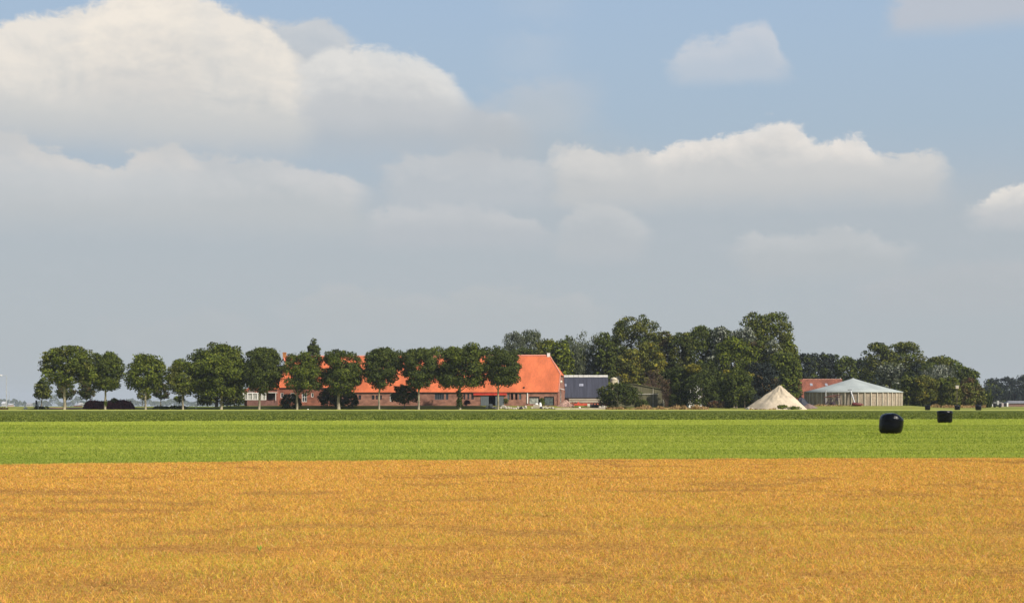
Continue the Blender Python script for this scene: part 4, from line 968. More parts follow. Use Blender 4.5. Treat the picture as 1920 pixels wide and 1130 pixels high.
# ------------------------------------------------------------------ round manure silo with canvas cone roof
SD = 415.0; SX = X(1599.5, SD); SG = 1.0
ts = empty('round_silo', (SX, SD, SG)); tag(ts, 'round concrete slurry silo under a pale green conical canvas roof', 'silo')
rS = 88.5/F*SD; hS = Z(733.5, SD-rS)-SG
pan = MB(); NP = 48; PANM = mat('stained_panel', (.42, .34, .25), .9, .3, .35, (1,1,.5), fine=.3, col2=(.28, .225, .165))
for i in range(NP):
    a0, a1 = 2*math.pi*i/NP, 2*math.pi*(i+1)/NP
    for j in range(6):
        z0, z1 = -.4+(hS+.4)*j/6, -.4+(hS+.4)*(j+1)/6-.025
        ro_, ri_ = rS, rS-.2
        P4 = [(ro_*math.cos(a0), ro_*math.sin(a0)), (ro_*math.cos(a1), ro_*math.sin(a1)), (ri_*math.cos(a1), ri_*math.sin(a1)), (ri_*math.cos(a0), ri_*math.sin(a0))]
        pan.add([(*p, z0) for p in P4]+[(*p, z1) for p in P4], [(0,3,2,1), (4,5,6,7), (0,1,5,4), (1,2,6,5), (2,3,7,6), (3,0,4,7)])
pan.build('wall_panels', PANM, ts)
PILM = mat('pillar_concrete', (.55, .48, .37), .9, .15)
for i in range(NP):
    a = 2*math.pi*i/NP
    mb = MB(); mb.box(rS+.003, rS+.24, -.13, .13, -.4, hS-.02); p_ = mb.build('pillar', PILM, ts); p_.rotation_euler = (0, 0, a)
cv = MB(); NS = 96; zap = Z(709, SD)-SG; rings = [(rS+.35, hS-.22, .0), (rS+.35, hS+.0, .1), (rS*.75, hS+(zap-hS)*.235, .10), (rS*.45, hS+(zap-hS)*.53, .07), (rS*.2, hS+(zap-hS)*.79, .03), (.35, zap-.06, 0), (.0, zap+.15, 0)]
vs = []; fs = []
for r_, z_, sc_ in rings:
    for k in range(NS):
        a = 2*math.pi*k/NS; sag = sc_*abs(math.sin(a*24/1))*1.0
        vs.append((r_*math.cos(a), r_*math.sin(a), z_-sag))
for i in range(len(rings)-1):
    for k in range(NS): fs.append((i*NS+k, i*NS+(k+1) % NS, (i+1)*NS+(k+1) % NS, (i+1)*NS+k))
cv.add(vs, fs); cv.build('canvas_roof', mat('pale_green_canvas', (.38, .41, .39), .65, .12, .25, fine=.06), ts, smooth=True)
# pipes and ladder platform on the silo
a = math.asin((1536.5-1599.5)/88.5); px_, py_ = (rS+.55)*math.sin(a), -(rS+.55)*math.cos(a)
MB().tube([(px_, py_, .2), (px_, py_, hS+.35)], .17, 8).build('standpipe', GALV, ts)
a = math.asin((1575-1599.5)/88.5)
MB().tube([((rS+.5)*math.sin(a), -(rS+.5)*math.cos(a), hS+.1), ((rS+1.2)*math.sin(a)+1.1, -(rS+2.2)*math.cos(a), .1)], .2, 8).build('slanted_pipe', GALV, ts)
MB().tube([((rS+.5)*math.sin(a)-.8, -(rS+.2)*math.cos(a), hS+.45), ((rS+.5)*math.sin(a)+.35, -(rS+.2)*math.cos(a), hS+.5)], .09, 6).build('hose_bracket', DARKP, ts)

# ------------------------------------------------------------------ sand pile
def pile(name, label, cat, cx, cy, rx, ry, hh, m, seed, peak=.12, n=72, K=26, jit=0.0, shear=0.0):
    z0 = Hf(cx, cy); r_ = np.random.default_rng(seed); vs = []; fs = []
    for i in range(K+1):
        t = i/K
        for k in range(n):
            a = 2*math.pi*k/n; wob = 1+.10*math.sin(a*2+seed)+.05*math.sin(a*5+seed*2)
            z = hh*(1-t)**1.02 if t > peak else hh*(1-peak*.55*((t/peak)**2)-peak*.45*t/peak)
            z = z+.05*hh*float(vnoise(a*2.2, t*5, seed)-.5+.6*vnoise(a*7, t*9, seed+1)-.3)*min(t*4, 1)*(1-t)*4*.8
            z += jit*(r_.random()-.5)*(i < K)
            xx, yy = cx+rx*t*wob*math.cos(a), cy+ry*t*wob*math.sin(a)
            vs.append((rx*t*wob*math.cos(a)+shear*(1-t)**1.3, ry*t*wob*math.sin(a), max(z, 0)-(.15 if i == K else 0)+Hf(xx, yy)-z0))
    for i in range(K):
        for k in range(n): fs.append((i*n+k, i*n+(k+1) % n, (i+1)*n+(k+1) % n, (i+1)*n+k))
    o = MB().add(vs, fs).build(name, m, smooth=True); o.location = (cx, cy, z0); tag(o, label, cat); return o
SAND = mat('pale_sand', (.57, .47, .34), .95, .16, .22, (1,1,1.4), .05, fine=.12)
pile('sand_pile', 'tall conical pile of pale sand beside the round silo', 'sand pile', X(1457, 379), 379, 7.7, 8.2, Z(722, 379)-Hf(X(1463, 379), 379), SAND, 3, n=110, K=44, jit=.06, shear=.85)
pile('dirt_heap', 'low brown grey heap of earth in front of the silo left side', 'dirt heap', X(1516, 380), 380, 2.7, 2.0, 1.15, mat('brown_earth', (.20, .14, .12), .95, .25, 1.0, bump=.05), 5, .3)
pile('dark_heap', 'dark heap between sand pile and silo', 'heap', X(1502, 392), 392, 2.7, 2.4, Z(744.5, 392)-Hf(X(1502, 392), 392), mat('heap_dark', (.03, .032, .045), .5, .2, 1.0), 8, .5)  # heap coloured dark all over
pile('rubble_pile', 'pile of salmon coloured brick rubble at the barn corner', 'rubble', X(1061, 382), 382, 2.3, 1.7, 1.75, RUBBLE, 9, .2, n=40, K=14, jit=.22)
shrub('ground_shrub', 'bright green low bush at the foot of the sand pile', 'bush', (1457,1478,758.5,767), 369.5, pal='bright', leaf=.3, tr=.04)
shrub('ground_shrub', 'low dark green plants right of the bright bush by the sand', 'bush', (1474,1503,762,767.5), 370.5, pal='green', leaf=.28, tr=.03)
# earth bank/pad
pad = MB(); zpad = Hf(X(1090, 377), 377)
pad.box(X(1041, 376), X(1137, 376), 375.5, 383.5, -.2, .38); pd = pad.build('concrete_pad', mat('sandy_pad', (.52, .44, .33), .95, .2, .8, fine=.15))
tag(pd, 'sandy concrete pad in front of the slate barn', 'pad')
# ------------------------------------------------------------------ farm trailer
def wheel(parent, x, y, z, r, w, axis='y'):
    t = MB(); t.tube([(0, -w/2, 0), (0, w/2, 0)], r, 18); o = t.build('wheel', RUBBER, parent); o.location = (x, y, z)
    rm = MB().tube([(0, -w/2-.02, 0), (0, w/2+.02, 0)], r*.55, 12).build('rim', mat('rim', (.45, .12, .06), .6), o)
    return o
tx0, tx1 = X(1067, 398), X(1131, 398); tg = 1.0
tr_ = empty('farm_trailer', ((tx0+tx1)/2, 398, tg)); tag(tr_, 'long farm trailer with pale slatted sides before the slate barn wall', 'trailer'); L = (tx1-tx0)/2
PLANK = mat('pale_plank', (.50, .43, .33), .9, .2, 1.0, (.5,1,3))
d = MB(); d.box(-L, L, -1.2, 1.2, .85, 1.05); d.build('deck', mat('trailer_frame', (.3, .27, .22), .8), tr_)
for z0, z1 in ((1.06, 1.35), (1.55, 1.9)):
    MB().box(-L, L, -1.22, -1.14, z0, z1).build('side_board', PLANK, tr_); MB().box(-L, L, 1.14, 1.22, z0, z1).build('side_board', PLANK, tr_)
for i in range(7): MB().box(-L+.05+i*(2*L-.22)/6, -L+.17+i*(2*L-.22)/6, -1.13, -1.05, 1.06, 1.92).build('stake', RUST, tr_)
for xx in (-L*.6, L*.5, L*.66):
    wheel(tr_, xx, -1.0, .42, .42, .28); wheel(tr_, xx, 1.0, .42, .42, .28)
# red implement on the pad
ix = X(1086, 380); iz = .38
im = empty('red_implement', (ix, 380, iz)); tag(im, 'red painted field implement with dark tines and a drum on the pad', 'farm machine')
def rel(px, D=380): return X(px, D)-ix
fr = MB(); fr.box(rel(1076), rel(1101), -.6, -.45, .75, 1.05); fr.box(rel(1076), rel(1101), .45, .6, .75, 1.05)
for i in range(5): xx = rel(1077+i*5.6); fr.box(xx, xx+.14, -.44, .44, .8, 1.0)
fr.add([(rel(1081), -.2, 1.05), (rel(1088), -.2, 1.05), (rel(1084.5), -.2, 1.7), (rel(1081), .2, 1.05), (rel(1088), .2, 1.05), (rel(1084.5), .2, 1.7)], [(0,1,2), (5,4,3), (0,2,5,3), (1,4,5,2)])
fr.build('frame', REDP, im)
rq = random.Random(4)
for i in range(14):
    xx = rel(1060+i*1.7); yy = rq.uniform(-.7, .7)
    MB().tube([(xx, yy, rq.uniform(1.0, 1.9)), (xx+.25, yy+.1, .7), (xx-.05, yy, .02)], [.06, .05, .03], 5).build('tine', RUST, im)
MB().tube([(rel(1101.3), 0, .62), (rel(1106), 0, .62)], .5, 16).build('drum', mat('cream_drum', (.62, .58, .45), .6), im)
MB().tube([(rel(1106.2), 0, .5), (rel(1121), 0, .5)], .42, 18).build('roller', RUBBER, im)
MB().box(rel(1078), rel(1100), -.35, .35, 1.06, 1.22).build('seed_hopper', mat('orange_paint', (.55, .13, .05), .6), im)
# boulders and junk along the barn
BOUL = 'pale boulders lying along the barn front'
rq = random.Random(11)
bi = 0
def put_lump(name, label, cat, px, D, w, hgt, m, seed, group=None, base=None, rough=.3, smooth=False, sub=2):
    x0 = X(px, D); o = lump(name, m, w/2, w/2*.8, hgt*.62, seed, rough, sub, flat=-.35, smooth=smooth)
    o.location = (x0, D, (Hf(x0, D) if base is None else base)-.05); o.rotation_euler = (0, 0, seed*1.3); tag(o, label, cat, group); return o
put_lump('boulder', 'largest pale flat topped boulder before the dark barn doorway', 'boulder', 920, 378.5, 1.9, 1.35, STONE, 1)
put_lump('boulder', 'big pale boulder right of the last avenue trunk', 'boulder', 944, 378.5, 1.7, 1.1, STONE, 2)
BL = ['small pale boulder left of the largest flat topped one', 'low pale boulder just right of the largest flat topped one', 'pale boulder touching the last trunk of the row on its left', 'pale boulder touching the last trunk of the row on its right',
 'pale boulder just right of the big one by the trunk', 'pale boulder under the leftmost narrow window', 'pale boulder under the left black window', 'pale boulder between the two black windows', 'pale boulder under the right black window', 'pale boulder left of the dark one',
 'pale boulder behind the dark one', 'pale boulder just right of the dark one', 'pale boulder under the white downpipe', 'pale boulder left of the wooden crate', 'pale boulder below the pointed conifer', 'pale boulder under the left leaning plank', 'pale boulder before the middle of the green grey door', 'last pale boulder before the rubble pile']
for px, lb_ in zip((913, 927, 931, 939, 949, 953, 958, 963, 967, 971, 975.5, 980, 985, 997, 1018, 1024, 1030, 1036), BL):
    bi += 1
    put_lump('boulder', lb_, 'boulder', px, 377+rq.uniform(-.8, 1.2), rq.uniform(.6, 1.15), rq.uniform(.5, .9), STONE, 20+bi, BOUL)
put_lump('boulder', 'dark boulder among the pale ones under the narrow windows', 'boulder', 977, 376.3, 1.1, .85, mat('dark_stone', (.05, .045, .045), .9), 50)
put_lump('boulder', 'small white stone at the foot of the trees before the house', 'boulder', 577.5, 372.5, .45, .3, WHITE, 51)
# pale crate, white bags, planks
def crate(px, D, w, h_, label):
    x0 = X(px, D); z0 = Hf(x0, D); root = empty('wooden_crate', (x0, D, z0)); tag(root, label, 'crate')
    for i in range(4): MB().box(-w/2, w/2, -.45, -.40, .04+i*h_/4, .04+(i+1)*h_/4-.04).build('slat', PLANK, root)
    MB().box(-w/2+.04, w/2-.04, -.38, .4, .03, h_-.05).build('crate_body', mat('crate_inner', (.56, .47, .34), .9), root)
    for xx in (-w/2+.02, w/2-.12): MB().box(xx, xx+.1, -.49, -.452, 0, h_).build('corner_post', PLANK, root)
crate(1005.5, 378, 1.6, .95, 'pale wooden crate before the peeling white garage door')
x0 = X(1013, 378.6); o = lump('white_bag', WHITE, .42, .38, .42, 7, .2, 2, flat=-.3); o.location = (x0, 378.6, Hf(x0, 378.6)+.55); tag(o, 'white sack lying beside the pale crate', 'sack'); o.location.z = Hf(x0, 378.6)-.03; o.scale = (1, 1, 2.6)
x0 = X(1001, 378); o = lump('white_bag', WHITE, .45, .35, .30, 8, .25, 2, flat=-.3); o.location = (X(1006, 378), 378, Hf(X(1006, 378), 378)+.93); tag(o, 'white cloth bundle lying on the pale crate', 'bundle')
put_lump('scrap_heap', 'dark scrap heap right of the pale crate', 'scrap', 1014.5, 377.6, .8, .7, DARKP, 61)
for i, (pa, pb, za, zb) in enumerate(((1017, 1024, .25, .8), (1021, 1029, .2, .75), (1025, 1033, .15, .55))):
    o = MB().tube([(X(pa, 377), 376.6+i*.3, Hf(X(pa, 377), 377)+za*.4), (X(pb, 377), 376.9+i*.3, Hf(X(pb, 377), 377)+zb)], .12, 4).build('leaning_plank', PLANK if i != 1 else RUST)
    tag(o, ['leftmost pale plank leaning before the green grey garage door', 'brown plank between two pale ones by the green grey door', 'rightmost pale plank leaning before the green grey garage door'][i], 'plank')
tree('conifer_bush', 'small pointed conifer bush between the two garage doors', 'conifer', (1011,1022,745,760), 381.5, pal='green', shape='cone', leaf=.26, tr=.05, limbs=2, dens=1.4)
shrub('ground_shrub', 'dry climbing plant at the right edge of the grey barn door', 'shrub', (945,953,746,758), 381.8, pal='olive', leaf=.26, tr=.04)
shrub('ground_shrub', 'dark red leafy plant by the barn wall behind the ivy clad trunk', 'shrub', (870,882,748,760), 381.5, pal='plum', leaf=.28, tr=.04)
for i, (px, w, hh, cc) in enumerate(((1087, .7, .45, 'white chunk of rubble in front of the red implement'), (1125, .9, .7, 'pale block at the right end of the pad'), (1131, 1.1, .9, 'white and dark lump of scrap beside the big dark bush'), (1136, .8, .6, 'outermost pale lump on the pad next to the big dark bush'))):
    put_lump('rubble_block', cc, 'rubble', px, 377.2, w, hh, WHITE if i == 0 else STONE, 70+i, base=.38)
put_lump('rubble_block', 'pale rubble at the left foot of the sand pile', 'rubble', 1408, 374, 1.8, .6, STONE, 80)
put_lump('rubble_block', 'flat pale debris left of the sand pile foot', 'rubble', 1403, 375, 1.2, .8, STONE, 81)
put_lump('scrap_heap', 'small reddish scrap lying before the sand pile', 'scrap', 1417.5, 370.5, 1.0, .35, RUST, 82)
# rusty machine before the silo
rm0 = X(1558, 396); rg = Hf(rm0, 396); ru = empty('rusty_machine', (rm0, 396, rg)); tag(ru, 'rusty old hay machine standing before the silo wall', 'farm machine')
def rr(px, py): return (X(px, 396)-rm0, Z(py, 396)-rg)
a_ = rr(1546, 745); b_ = rr(1562, 741); c_ = rr(1575, 740.5)
MB().tube([(a_[0], 0, a_[1]), (b_[0], 0, b_[1]), (c_[0], 0, c_[1])], .16, 6).build('main_beam', RUST, ru)
MB().tube([(rr(1552, 743)[0], -.4, rr(1552, 743)[1]), (rr(1573, 744)[0], -.3, rr(1573, 744)[1])], .14, 6).build('main_beam', RUST, ru)
DR = mat('dark_rust', (.05, .03, .04), .8, .3)
for pa, ya, pb, yb in ((1547,745,1547,761), (1553,748,1546,762), (1556,744,1559,764), (1560,746,1553,760), (1562,745,1563,760), (1568,746,1562,757), (1569,743,1571,757), (1574,741,1575,759), (1549,757,1553,753), (1566,751,1572,747)):
    p0, p1 = rr(pa, ya), rr(pb, yb); MB().tube([(p0[0], rq.uniform(-.6, .1), p0[1]), (p1[0], rq.uniform(-.8, .2), max(p1[1], .0))], .11, 5).build('strut', DR, ru)
hp = rr(1561, 755); hb = lump('hopper', DR, .8, .6, .9, 5, .15, 2, parent=ru); hb.location = (hp[0], -.4, hp[1]-.7)
# red tank on the grass
t0, t1 = X(1597.5, 383), X(1619, 383); tz = Hf((t0+t1)/2, 383)
tk = empty('red_tank', ((t0+t1)/2, 383, tz)); tag(tk, 'dark red torpedo shaped tank lying on the grass before the silo', 'tank'); hl = (t1-t0)/2
o = MB().tube([(-hl, 0, .52), (-hl*.9, 0, .5), (-hl*.2, 0, .47), (hl*.5, 0, .42), (hl*.86, 0, .36)], [.25, .45, .46, .36, .16], 16).build('tank_body', mat('dark_red', (.13, .022, .02), .5, .3), tk, smooth=True)
MB().tube([(hl*.86, 0, .36), (hl, 0, .33)], [.17, .05], 12).build('tank_tip', mat('orange_tip', (.7, .25, .1), .6), tk)
for s_ in (-.55, .45): MB().box(hl*s_-.1, hl*s_+.1, -.3, .3, 0, .12).build('skid', RUST, tk)
# brush pile with white hoop
bp = X(1345, 386); bz_ = Hf(bp, 386); br = empty('brush_pile', (bp, 386, bz_)); tag(br, 'brown brush pile at the edge of the wood', 'brush pile')
Vv, Cc, _ = foliage_arrays((0, 0, .9), 3.0, 1.6, 1.2, 2600, .34, 'rust', 34, 2, 4, 0, .55, 777, pal2='brown', p2=.5); Vv[:, 2] = np.maximum(Vv[:, 2], .02)
bulk_mesh('brushwood', Vv, 4, LEAF, colors=Cc, parent=br)
hp_ = [(X(px, 389)-bp, Z(py, 389)) for px, py in ((1325, 758), (1329, 754.5), (1334, 751.8), (1340, 750.7), (1347, 751.2), (1352, 753))]
zh_ = Hf(bp, 389)
cf = empty('cold_frame', (bp, 389, zh_)); tag(cf, 'curved white plastic cold frame showing over the brush pile', 'cold frame')
MB().tube([(hp_[0][0], 0, -.1)]+[(a, 0, b-zh_) for a, b in hp_]+[(hp_[-1][0]+.1, 0, -.1)], .09, 6).build('hoop', WHITE, cf)
pp = MB(); P_ = [(hp_[0][0], -.05)]+[(a, b-zh_-.05) for a, b in hp_]+[(hp_[-1][0]+.1, -.05)]
for (a, b), (a2, b2) in zip(P_[:-1], P_[1:]): pp.add([(a, .1, b), (a2, .1, b2), (a2, 3.0, b2), (a, 3.0, b)], [(0,1,2,3)])
pp.build('cover', mat('dull_plastic', (.30, .32, .33), .4), cf, solid=.03)
# white cottage glimpsed through the shrubs
wc = X(1304, 402); wz = Hf(wc, 402); wh = empty('white_cottage', (wc, 402, wz)); tag(wh, 'white walled cottage glimpsed through the shrubs of the wood', 'cottage')
zz = Z(722, 402)-wz
c_ = MB(); c_.box(-1.9, 1.9, 0, 4, -.2, zz-1); c_.add([(-1.9, 0, zz-1), (1.9, 0, zz-1), (0, 0, zz+1.1), (-1.9, 4, zz-1), (1.9, 4, zz-1), (0, 4, zz+1.1)], [(0,1,2), (5,4,3)]); c_.build('wall', WHITE, wh)
MB().add([(-2.2, -.3, zz-1.3), (0, -.3, zz+1.15), (0, 4.3, zz+1.15), (-2.2, 4.3, zz-1.3), (2.2, -.3, zz-1.3), (2.2, 4.3, zz-1.3)], [(0,1,2,3), (1,4,5,2)]).build('roof', SLATE, wh, solid=-.1)
MB().box(-.5, .5, -.06, -.003, 1.2, 2.6).build('window', GLASS, wh)
# small pale box in the grove
nb = X(1794.3, 426); ng = Hf(nb, 426); nr = empty('nest_box', (nb, 426, ng)); tag(nr, 'small pale box on a tall pole among the grove trees', 'nest box')
nz = Z(722.5, 426)-ng; MB().tube([(0, 0, -.1), (0, 0, nz-.9)], .07, 6).build('pole', BARK, nr)
MB().box(-.45, .45, -.35, .35, nz-.9, nz-.12).build('box', mat('cream_box', (.6, .5, .4), .7), nr); MB().box(-.52, .52, -.42, .42, nz-.12, nz).build('lid', WHITE, nr)
# ------------------------------------------------------------------ wrapped bales
def bale(label, px, ybase, w, h_, seed, D=None, slump=0.0, px_top=1.0):
    D = D or EYE*F/(ybase-HY); W_ = w/F*D; HH = h_/F*D; D2 = D+W_*.5; x0 = X(px, D2)
    import bmesh
    bm = bmesh.new(); bmesh.ops.create_uvsphere(bm, u_segments=56, v_segments=36, radius=1)
    from mathutils import noise as mn
    pw0 = 7.5 if not slump else 3.3
    for v in bm.verts:
        n = v.co.normalized(); rxy = math.hypot(n.x, n.y); pw = pw0 if n.z > 0 else (7.5 if pw0 > 5 else 5.2); k = (rxy**pw+abs(n.z)**pw)**(-1/pw)
        p = n*k; x_, y_, z_ = p.x, p.y, p.z
        t = (z_+1)/2
        x_ *= px_top*t+(1-t)*(2-px_top) if not slump else 1-.10*(1-t)**2
        y_ *= px_top*t+(1-t)*(2-px_top) if not slump else 1
        if slump: z_ -= slump*max(0, x_-.05)**1.5*t*t+.10*max(0, -x_-.45)*t*t; x_ += .05*math.sin(z_*2.2)
        fold = .012*math.sin(math.atan2(y_, x_)*17+seed+z_*1.5)*(.3+.7*abs(z_))
        d_ = 1+fold+.03*mn.noise(Vector((x_*1.7+seed, y_*1.7, z_*2.5)))
        v.co = Vector((x_*d_*W_/2, y_*d_*W_/2, (z_*(1+.02*mn.noise(Vector((x_*2, y_*2, seed))))+1)*HH/2))
    me = bpy.data.meshes.new('wrapped_bale'); bm.to_mesh(me); bm.free(); me.materials.append(BLACKPL)
    me.polygons.foreach_set('use_smooth', [True]*len(me.polygons))
    o = bpy.data.objects.new('wrapped_bale', me); COL.objects.link(o); o.location = (x0, D2, Hf(x0, D2)-.01)
    tag(o, label, 'hay bale', 'black wrapped bales on the fields')
bale('nearest and largest black wrapped bale, slumped at its right shoulder', 1671, 813.3, 46.4, 39.5, 3, slump=.52)
bale('black wrapped bale with a flat top, second nearest on the green field', 1771.3, 792.6, 28.2, 23.6, 1, px_top=1.05)
bale('leftmost of the three small black bales in front of the grove', 1739.3, 768.6, 10, 9.4, 5)
bale('middle one of the three small black bales in front of the grove', 1795, 768.3, 10.3, 9.0, 7)
bale('rightmost small black bale at the end of the grove', 1834.5, 768.8, 11, 9.6, 9)
put_lump('pale_boulder', 'pale rounded boulder alone on the grass near the lamp posts', 'boulder', 48, 372, 1.05, .85, mat('cream_stone', (.66, .62, .46), .8), 90, smooth=True, sub=3)
# ------------------------------------------------------------------ lamp posts
def lamp(px, D, ytop, label):
    x0 = X(px, D); z0 = Hf(x0, D); hh = Z(ytop, D)-z0; root = empty('lamp_post', (x0, D, z0)); tag(root, label, 'lamp post', 'lamp posts at the left')
    LM = mat('lamp_steel', (.40, .41, .42), .5)
    MB().tube([(0, 0, -.2), (0, 0, hh*.5), (0, 0, hh)], [.18, .15, .11], 10).build('pole', LM, root)
    MB().tube([(0, 0, hh-.05), (-.6, 0, hh+.3), (-1.7, 0, hh+.32)], [.09, .08, .07], 6).build('arm', LM, root)
    MB().tube([(-1.6, 0, hh+.3), (-2.0, 0, hh+.30), (-2.9, 0, hh+.42)], [.1, .24, .12], 8).build('lamp_head', WHITE, root)
lamp(12.3, 560, 705, 'taller pale lamp post at the left edge of the picture')
lamp(17.3, 1050, 734.5, 'smaller more distant lamp post right behind the tall one')
# sign post and stake
sp = X(68.3, 380); sz = Hf(sp, 380); sg = empty('sign_post', (sp, 380, sz)); tag(sg, 'small dark headed post with a grey cabinet left of the leftmost small tree', 'post')
MB().tube([(0, 0, -.1), (0, 0, 1.9)], .05, 6).build('pole', GALV, sg); MB().box(-.22, .22, -.12, .12, 1.1, 2.2).build('sign_panel', DARKP, sg)
MB().box(-.35, .3, .15, .7, 0, 1.2).build('cabinet', mat('grey_cabinet', (.30, .34, .36), .6), sg)
o = MB().tube([(0, 0, -.1), (0, 0, 2.0)], .045, 6).build('marker_stake', WHITE); o.location = (X(71.5, 374), 374, Hf(X(71.5, 374), 374)); tag(o, 'thin white marker stake next to the grey cabinet', 'stake')
o = MB().tube([(0, 0, -.1), (0, 0, 1.3)], .06, 6).build('marker_stake', WHITE); o.location = (X(367.5, 377), 377, Hf(X(367.5, 377), 377)); tag(o, 'short white stake under the huge dark tree left of the house', 'stake')
# far houses
def far_house(px0, px1, yt, yb, D, label, wallm, roofm, rf_=.5):
    x0, x1 = X(px0, D), X(px1, D); xc = (x0+x1)/2; g_ = Hf(xc, D); root = empty('distant_house', (xc, D, g_)); tag(root, label, 'house', 'far houses on the left horizon')
    w = (x1-x0)/2; zt = Z(yt, D)-g_; ze = zt*(1-rf_)
    MB().box(-w+.3, w-.3, .4, 9.6, -.5, ze).build('wall', wallm, root)
    MB().add([(-w, 0, ze), (w, 0, ze), (w, 5, zt), (-w, 5, zt), (-w, 10, ze), (w, 10, ze)], [(0,1,2,3), (3,2,5,4), (0,3,4), (1,5,2)]).build('roof', roofm, root)
far_house(136, 145.5, 758.2, 762, 760, 'low far farmhouse with a red front seen under the small trees', REDP, mat('far_white_roof', (.30, .30, .31), .7), .6)
far_house(144, 149.5, 754.5, 759, 800, 'tiny pale gabled house left of the purple hedge, far away', mat('far_pale_wall', (.45, .44, .43), .8), mat('far_pale_wall', (.45, .44, .43), .8), .5)
far_house(48, 57, 755.2, 760, 1500, 'pale roofed far building between lamp posts and leftmost tree', mat('far_pale_wall', (.45, .44, .43), .8), mat('far_white_roof', (.30, .30, .31), .7), .6)
far_house(2, 8, 752.2, 759, 1800, 'far pale building at the extreme left under the woods', mat('far_pale_wall', (.45, .44, .43), .8), mat('far_grey_roof', (.5, .5, .52), .7), .5)
far_house(13.5, 20, 756, 760.5, 1300, 'far pinkish house at the foot of the lamp posts', mat('pink_wall', (.6, .42, .38), .8), mat('far_grey_roof', (.5, .5, .52), .7), .5)
# far right: long low shed and white posts, wheeled cart
x0, x1 = X(1891, 745), X(1960, 745); g_ = Hf(x0, 745)
ls = empty('low_shed', ((x0+x1)/2, 745, g_)); tag(ls, 'long low shed with a pale roof edge at the right edge', 'shed'); w = (x1-x0)/2
MB().box(-w, w, 0, 8, -.3, 1.6).build('wall', mat('brown_wall', (.22, .12, .09), .9), ls)
MB().add([(-w-.3, -.4, 1.6), (w, -.4, 1.6), (w, 4, 2.9), (-w+1.2, 4, 2.9), (w, 8.4, 1.6), (-w-.3, 8.4, 1.6)], [(0,1,2,3), (3,2,4,5), (0,3,5)]).build('roof', mat('pale_sheet', (.20, .20, .21), .6), ls, solid=-.15)
for i, px in enumerate((1850, 1854.5, 1861, 1889)):
    w_ = (.22, .18, .15, .35)[i]
    o = MB().box(-w_, w_, -.2, .2, -.1, (1.5, 1.3, 1.2, 1.9)[i]).build('white_post', WHITE, bevel=.04); o.location = (X(px, 700), 700, Hf(X(px, 700), 700))
    tag(o, ['leftmost white marker right of the grove', 'second white marker from the grove', 'thin white marker left of the parked cart', 'bright white marker left of the long low shed'][i], 'marker')
cx0 = X(1870, 520); cg = Hf(cx0, 520); ct = empty('farm_cart', (cx0, 520, cg)); tag(ct, 'parked cart with two dark wheels and a pale frame on the far right field', 'cart')
for xx in (-1.0, .9): 
    o = MB().tube([(xx-.25, 0, .85), (xx+.25, 0, .85)], .85, 18).build('wheel', RUBBER, ct)
MB().box(-1.4, 1.7, -.3, .3, 1.7, 1.9).build('axle_frame', GALV, ct)
MB().box(-.2, .5, -.4, .4, 1.0, 2.5).build('hitch_tower', mat('pale_frame', (.45, .44, .42), .7), ct)
MB().tube([(-1.3, 0, 1.9), (-1.2, 0, 2.6)], .1, 6).build('upright', DARKP, ct); MB().tube([(.9, 0, 1.9), (.6, 0, 2.8)], .12, 6).build('upright', DARKP, ct)
MB().box(1.5, 2.2, -.3, .3, .3, 1.7).build('load', mat('pale_load', (.5, .42, .4), .8), ct)
# ------------------------------------------------------------------ dry tall grass fringes, soil strip, weed
def fringe(name, px0, px1, D, h0, n, pal, label, dy=1.2, seed=0, wd=.10):
    r_ = np.random.default_rng(seed); pxs = r_.uniform(px0, px1, n); yy = D+r_.uniform(-dy, dy, n); xx = (pxs-CX)/F*yy
    k = vnoise(pxs/9, pxs*0, seed) > .12; xx, yy = xx[k], yy[k]; n = len(xx); zz = H(xx, yy)-.03
    h = h0*(.15+1.2*vnoise(xx/1.5, yy, seed+1)**1.5)*(.6+.6*r_.random(n)); a = r_.random(n)*np.pi; w = wd*(1+r_.random(n))
    b = np.stack([xx, yy, zz], -1); W = np.stack([np.cos(a)*w, np.sin(a)*w, 0*a], -1); T = b+np.stack([r_.normal(size=n)*.2*h, r_.normal(size=n)*.2*h, h], -1)
    v = np.stack([b-W, b+W, T+W*.4, T-W*.4], 1).reshape(-1, 3); c = np.array(PAL[pal])[r_.choice(4, n)]*(.8+.4*r_.random(n))[:, None]
    tag(bulk_mesh(name, v, 4, BLADE, colors=np.repeat(c, 4, 0)), label, 'grass', kind='stuff')
fringe('dry_reeds', 1136, 1330, 373, 1.0, 3800, 'straw', 'straw coloured tall grass along the front of the wood', seed=1)
fringe('dry_reeds', 1744, 1848, 408, .8, 1500, 'straw', 'straw coloured tall grass between the small bales and the grove', seed=2)
fringe('dry_reeds', 1524, 1600, 391, .45, 420, 'straw', 'straw coloured grass tufts at the foot of the silo', seed=3)
fringe('dry_reeds', -60, 15, 368, .95, 1400, 'brown', 'brown dry weeds at the left edge by the lamp posts', 1.6, seed=4)
fringe('dry_reeds', 1406, 1460, 367.5, .7, 160, 'straw', 'thin dry stalks before the sand pile', .5, seed=5)
fringe('undergrowth', 1684, 1856, 446, 5.0, 5200, 'dark', 'dark undergrowth filling the foot of the grove right of the silo', 3, seed=12, wd=.25)
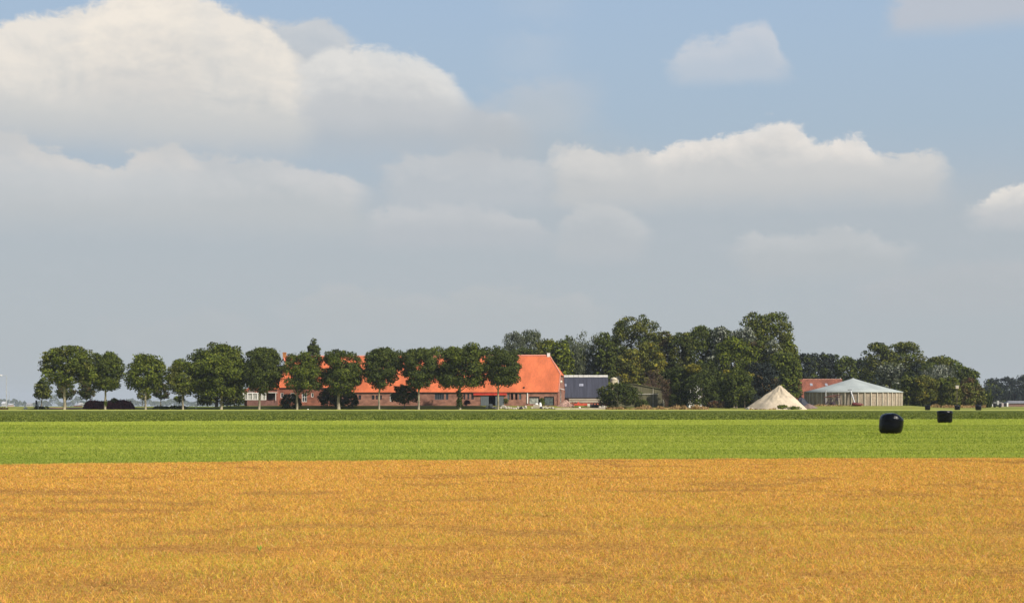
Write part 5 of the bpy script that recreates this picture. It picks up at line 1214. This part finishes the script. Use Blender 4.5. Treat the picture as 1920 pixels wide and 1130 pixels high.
fringe('undergrowth', 1110, 1480, 436, 6.0, 9000, 'dark', 'dark undergrowth filling the foot of the wood behind the farm', 3, seed=13, wd=.25)
fringe('undergrowth', 1838, 2000, 800, 9.0, 2600, 'navy', 'dark undergrowth under the far trees at the right edge', 6, seed=14, wd=.5)
fringe('verge_tufts', -100, 2050, 368.0, .10, 9000, 'lawn', 'grassy edge along the farmyard verge', .8, seed=6)
soil = bulk_mesh('soil_path', np.array([(X(84, 378), 377.0, Hf(X(84, 378), 377)+.05), (X(160, 378), 377.0, Hf(X(160, 378), 377)+.05), (X(160, 383), 383, Hf(X(160, 383), 383)+.10), (X(96, 383), 383, Hf(X(96, 383), 383)+.10)]), 4, mat('bare_soil', (.42, .23, .12), .95, .2))
tag(soil, 'strip of bare orange brown soil under the small trees', kind='structure')
# green weed in the dead grass
wx, wy = X(487, EYE*F/(1036-HY)), EYE*F/(1036-HY)
wr = MB()
for i in range(5):
    a = i*1.3; wr.add([(0, 0, 0), (.03*math.cos(a)-.02*math.sin(a), .03*math.sin(a)+.02*math.cos(a), .05), (.05*math.cos(a), .05*math.sin(a), .11), (.03*math.cos(a)+.02*math.sin(a), .03*math.sin(a)-.02*math.cos(a), .05)], [(0,1,2,3)])
o = wr.build('green_weed', mat('weed_green', (.34, .50, .08), .6)); o.scale = (.7, .7, .7); o.location = (wx, wy, .02); tag(o, 'single small green weed in the dead orange grass', 'weed')
# ------------------------------------------------------------------ haze
hz = MB().box(-5500, 5500, -300, 8500, -30, 60).build('haze', mat('tmp', (1,1,1)))
hm = bpy.data.materials.new('air_haze'); hm.use_nodes = True; q = NT(hm.node_tree)
pv = q.n('ShaderNodeVolumePrincipled'); pv.inputs['Color'].default_value = (.80, .88, 1.0, 1); pv.inputs['Density'].default_value = 0.00008; pv.inputs['Anisotropy'].default_value = 0.0
oo = q.n('ShaderNodeOutputMaterial'); q.nt.links.new(pv.outputs[0], oo.inputs['Volume'])
hz.data.materials.clear(); hz.data.materials.append(hm)
tag(hz, 'thin pale blue air haze over the whole plain', kind='stuff')
bpy.data.materials.remove(MATS['tmp'])
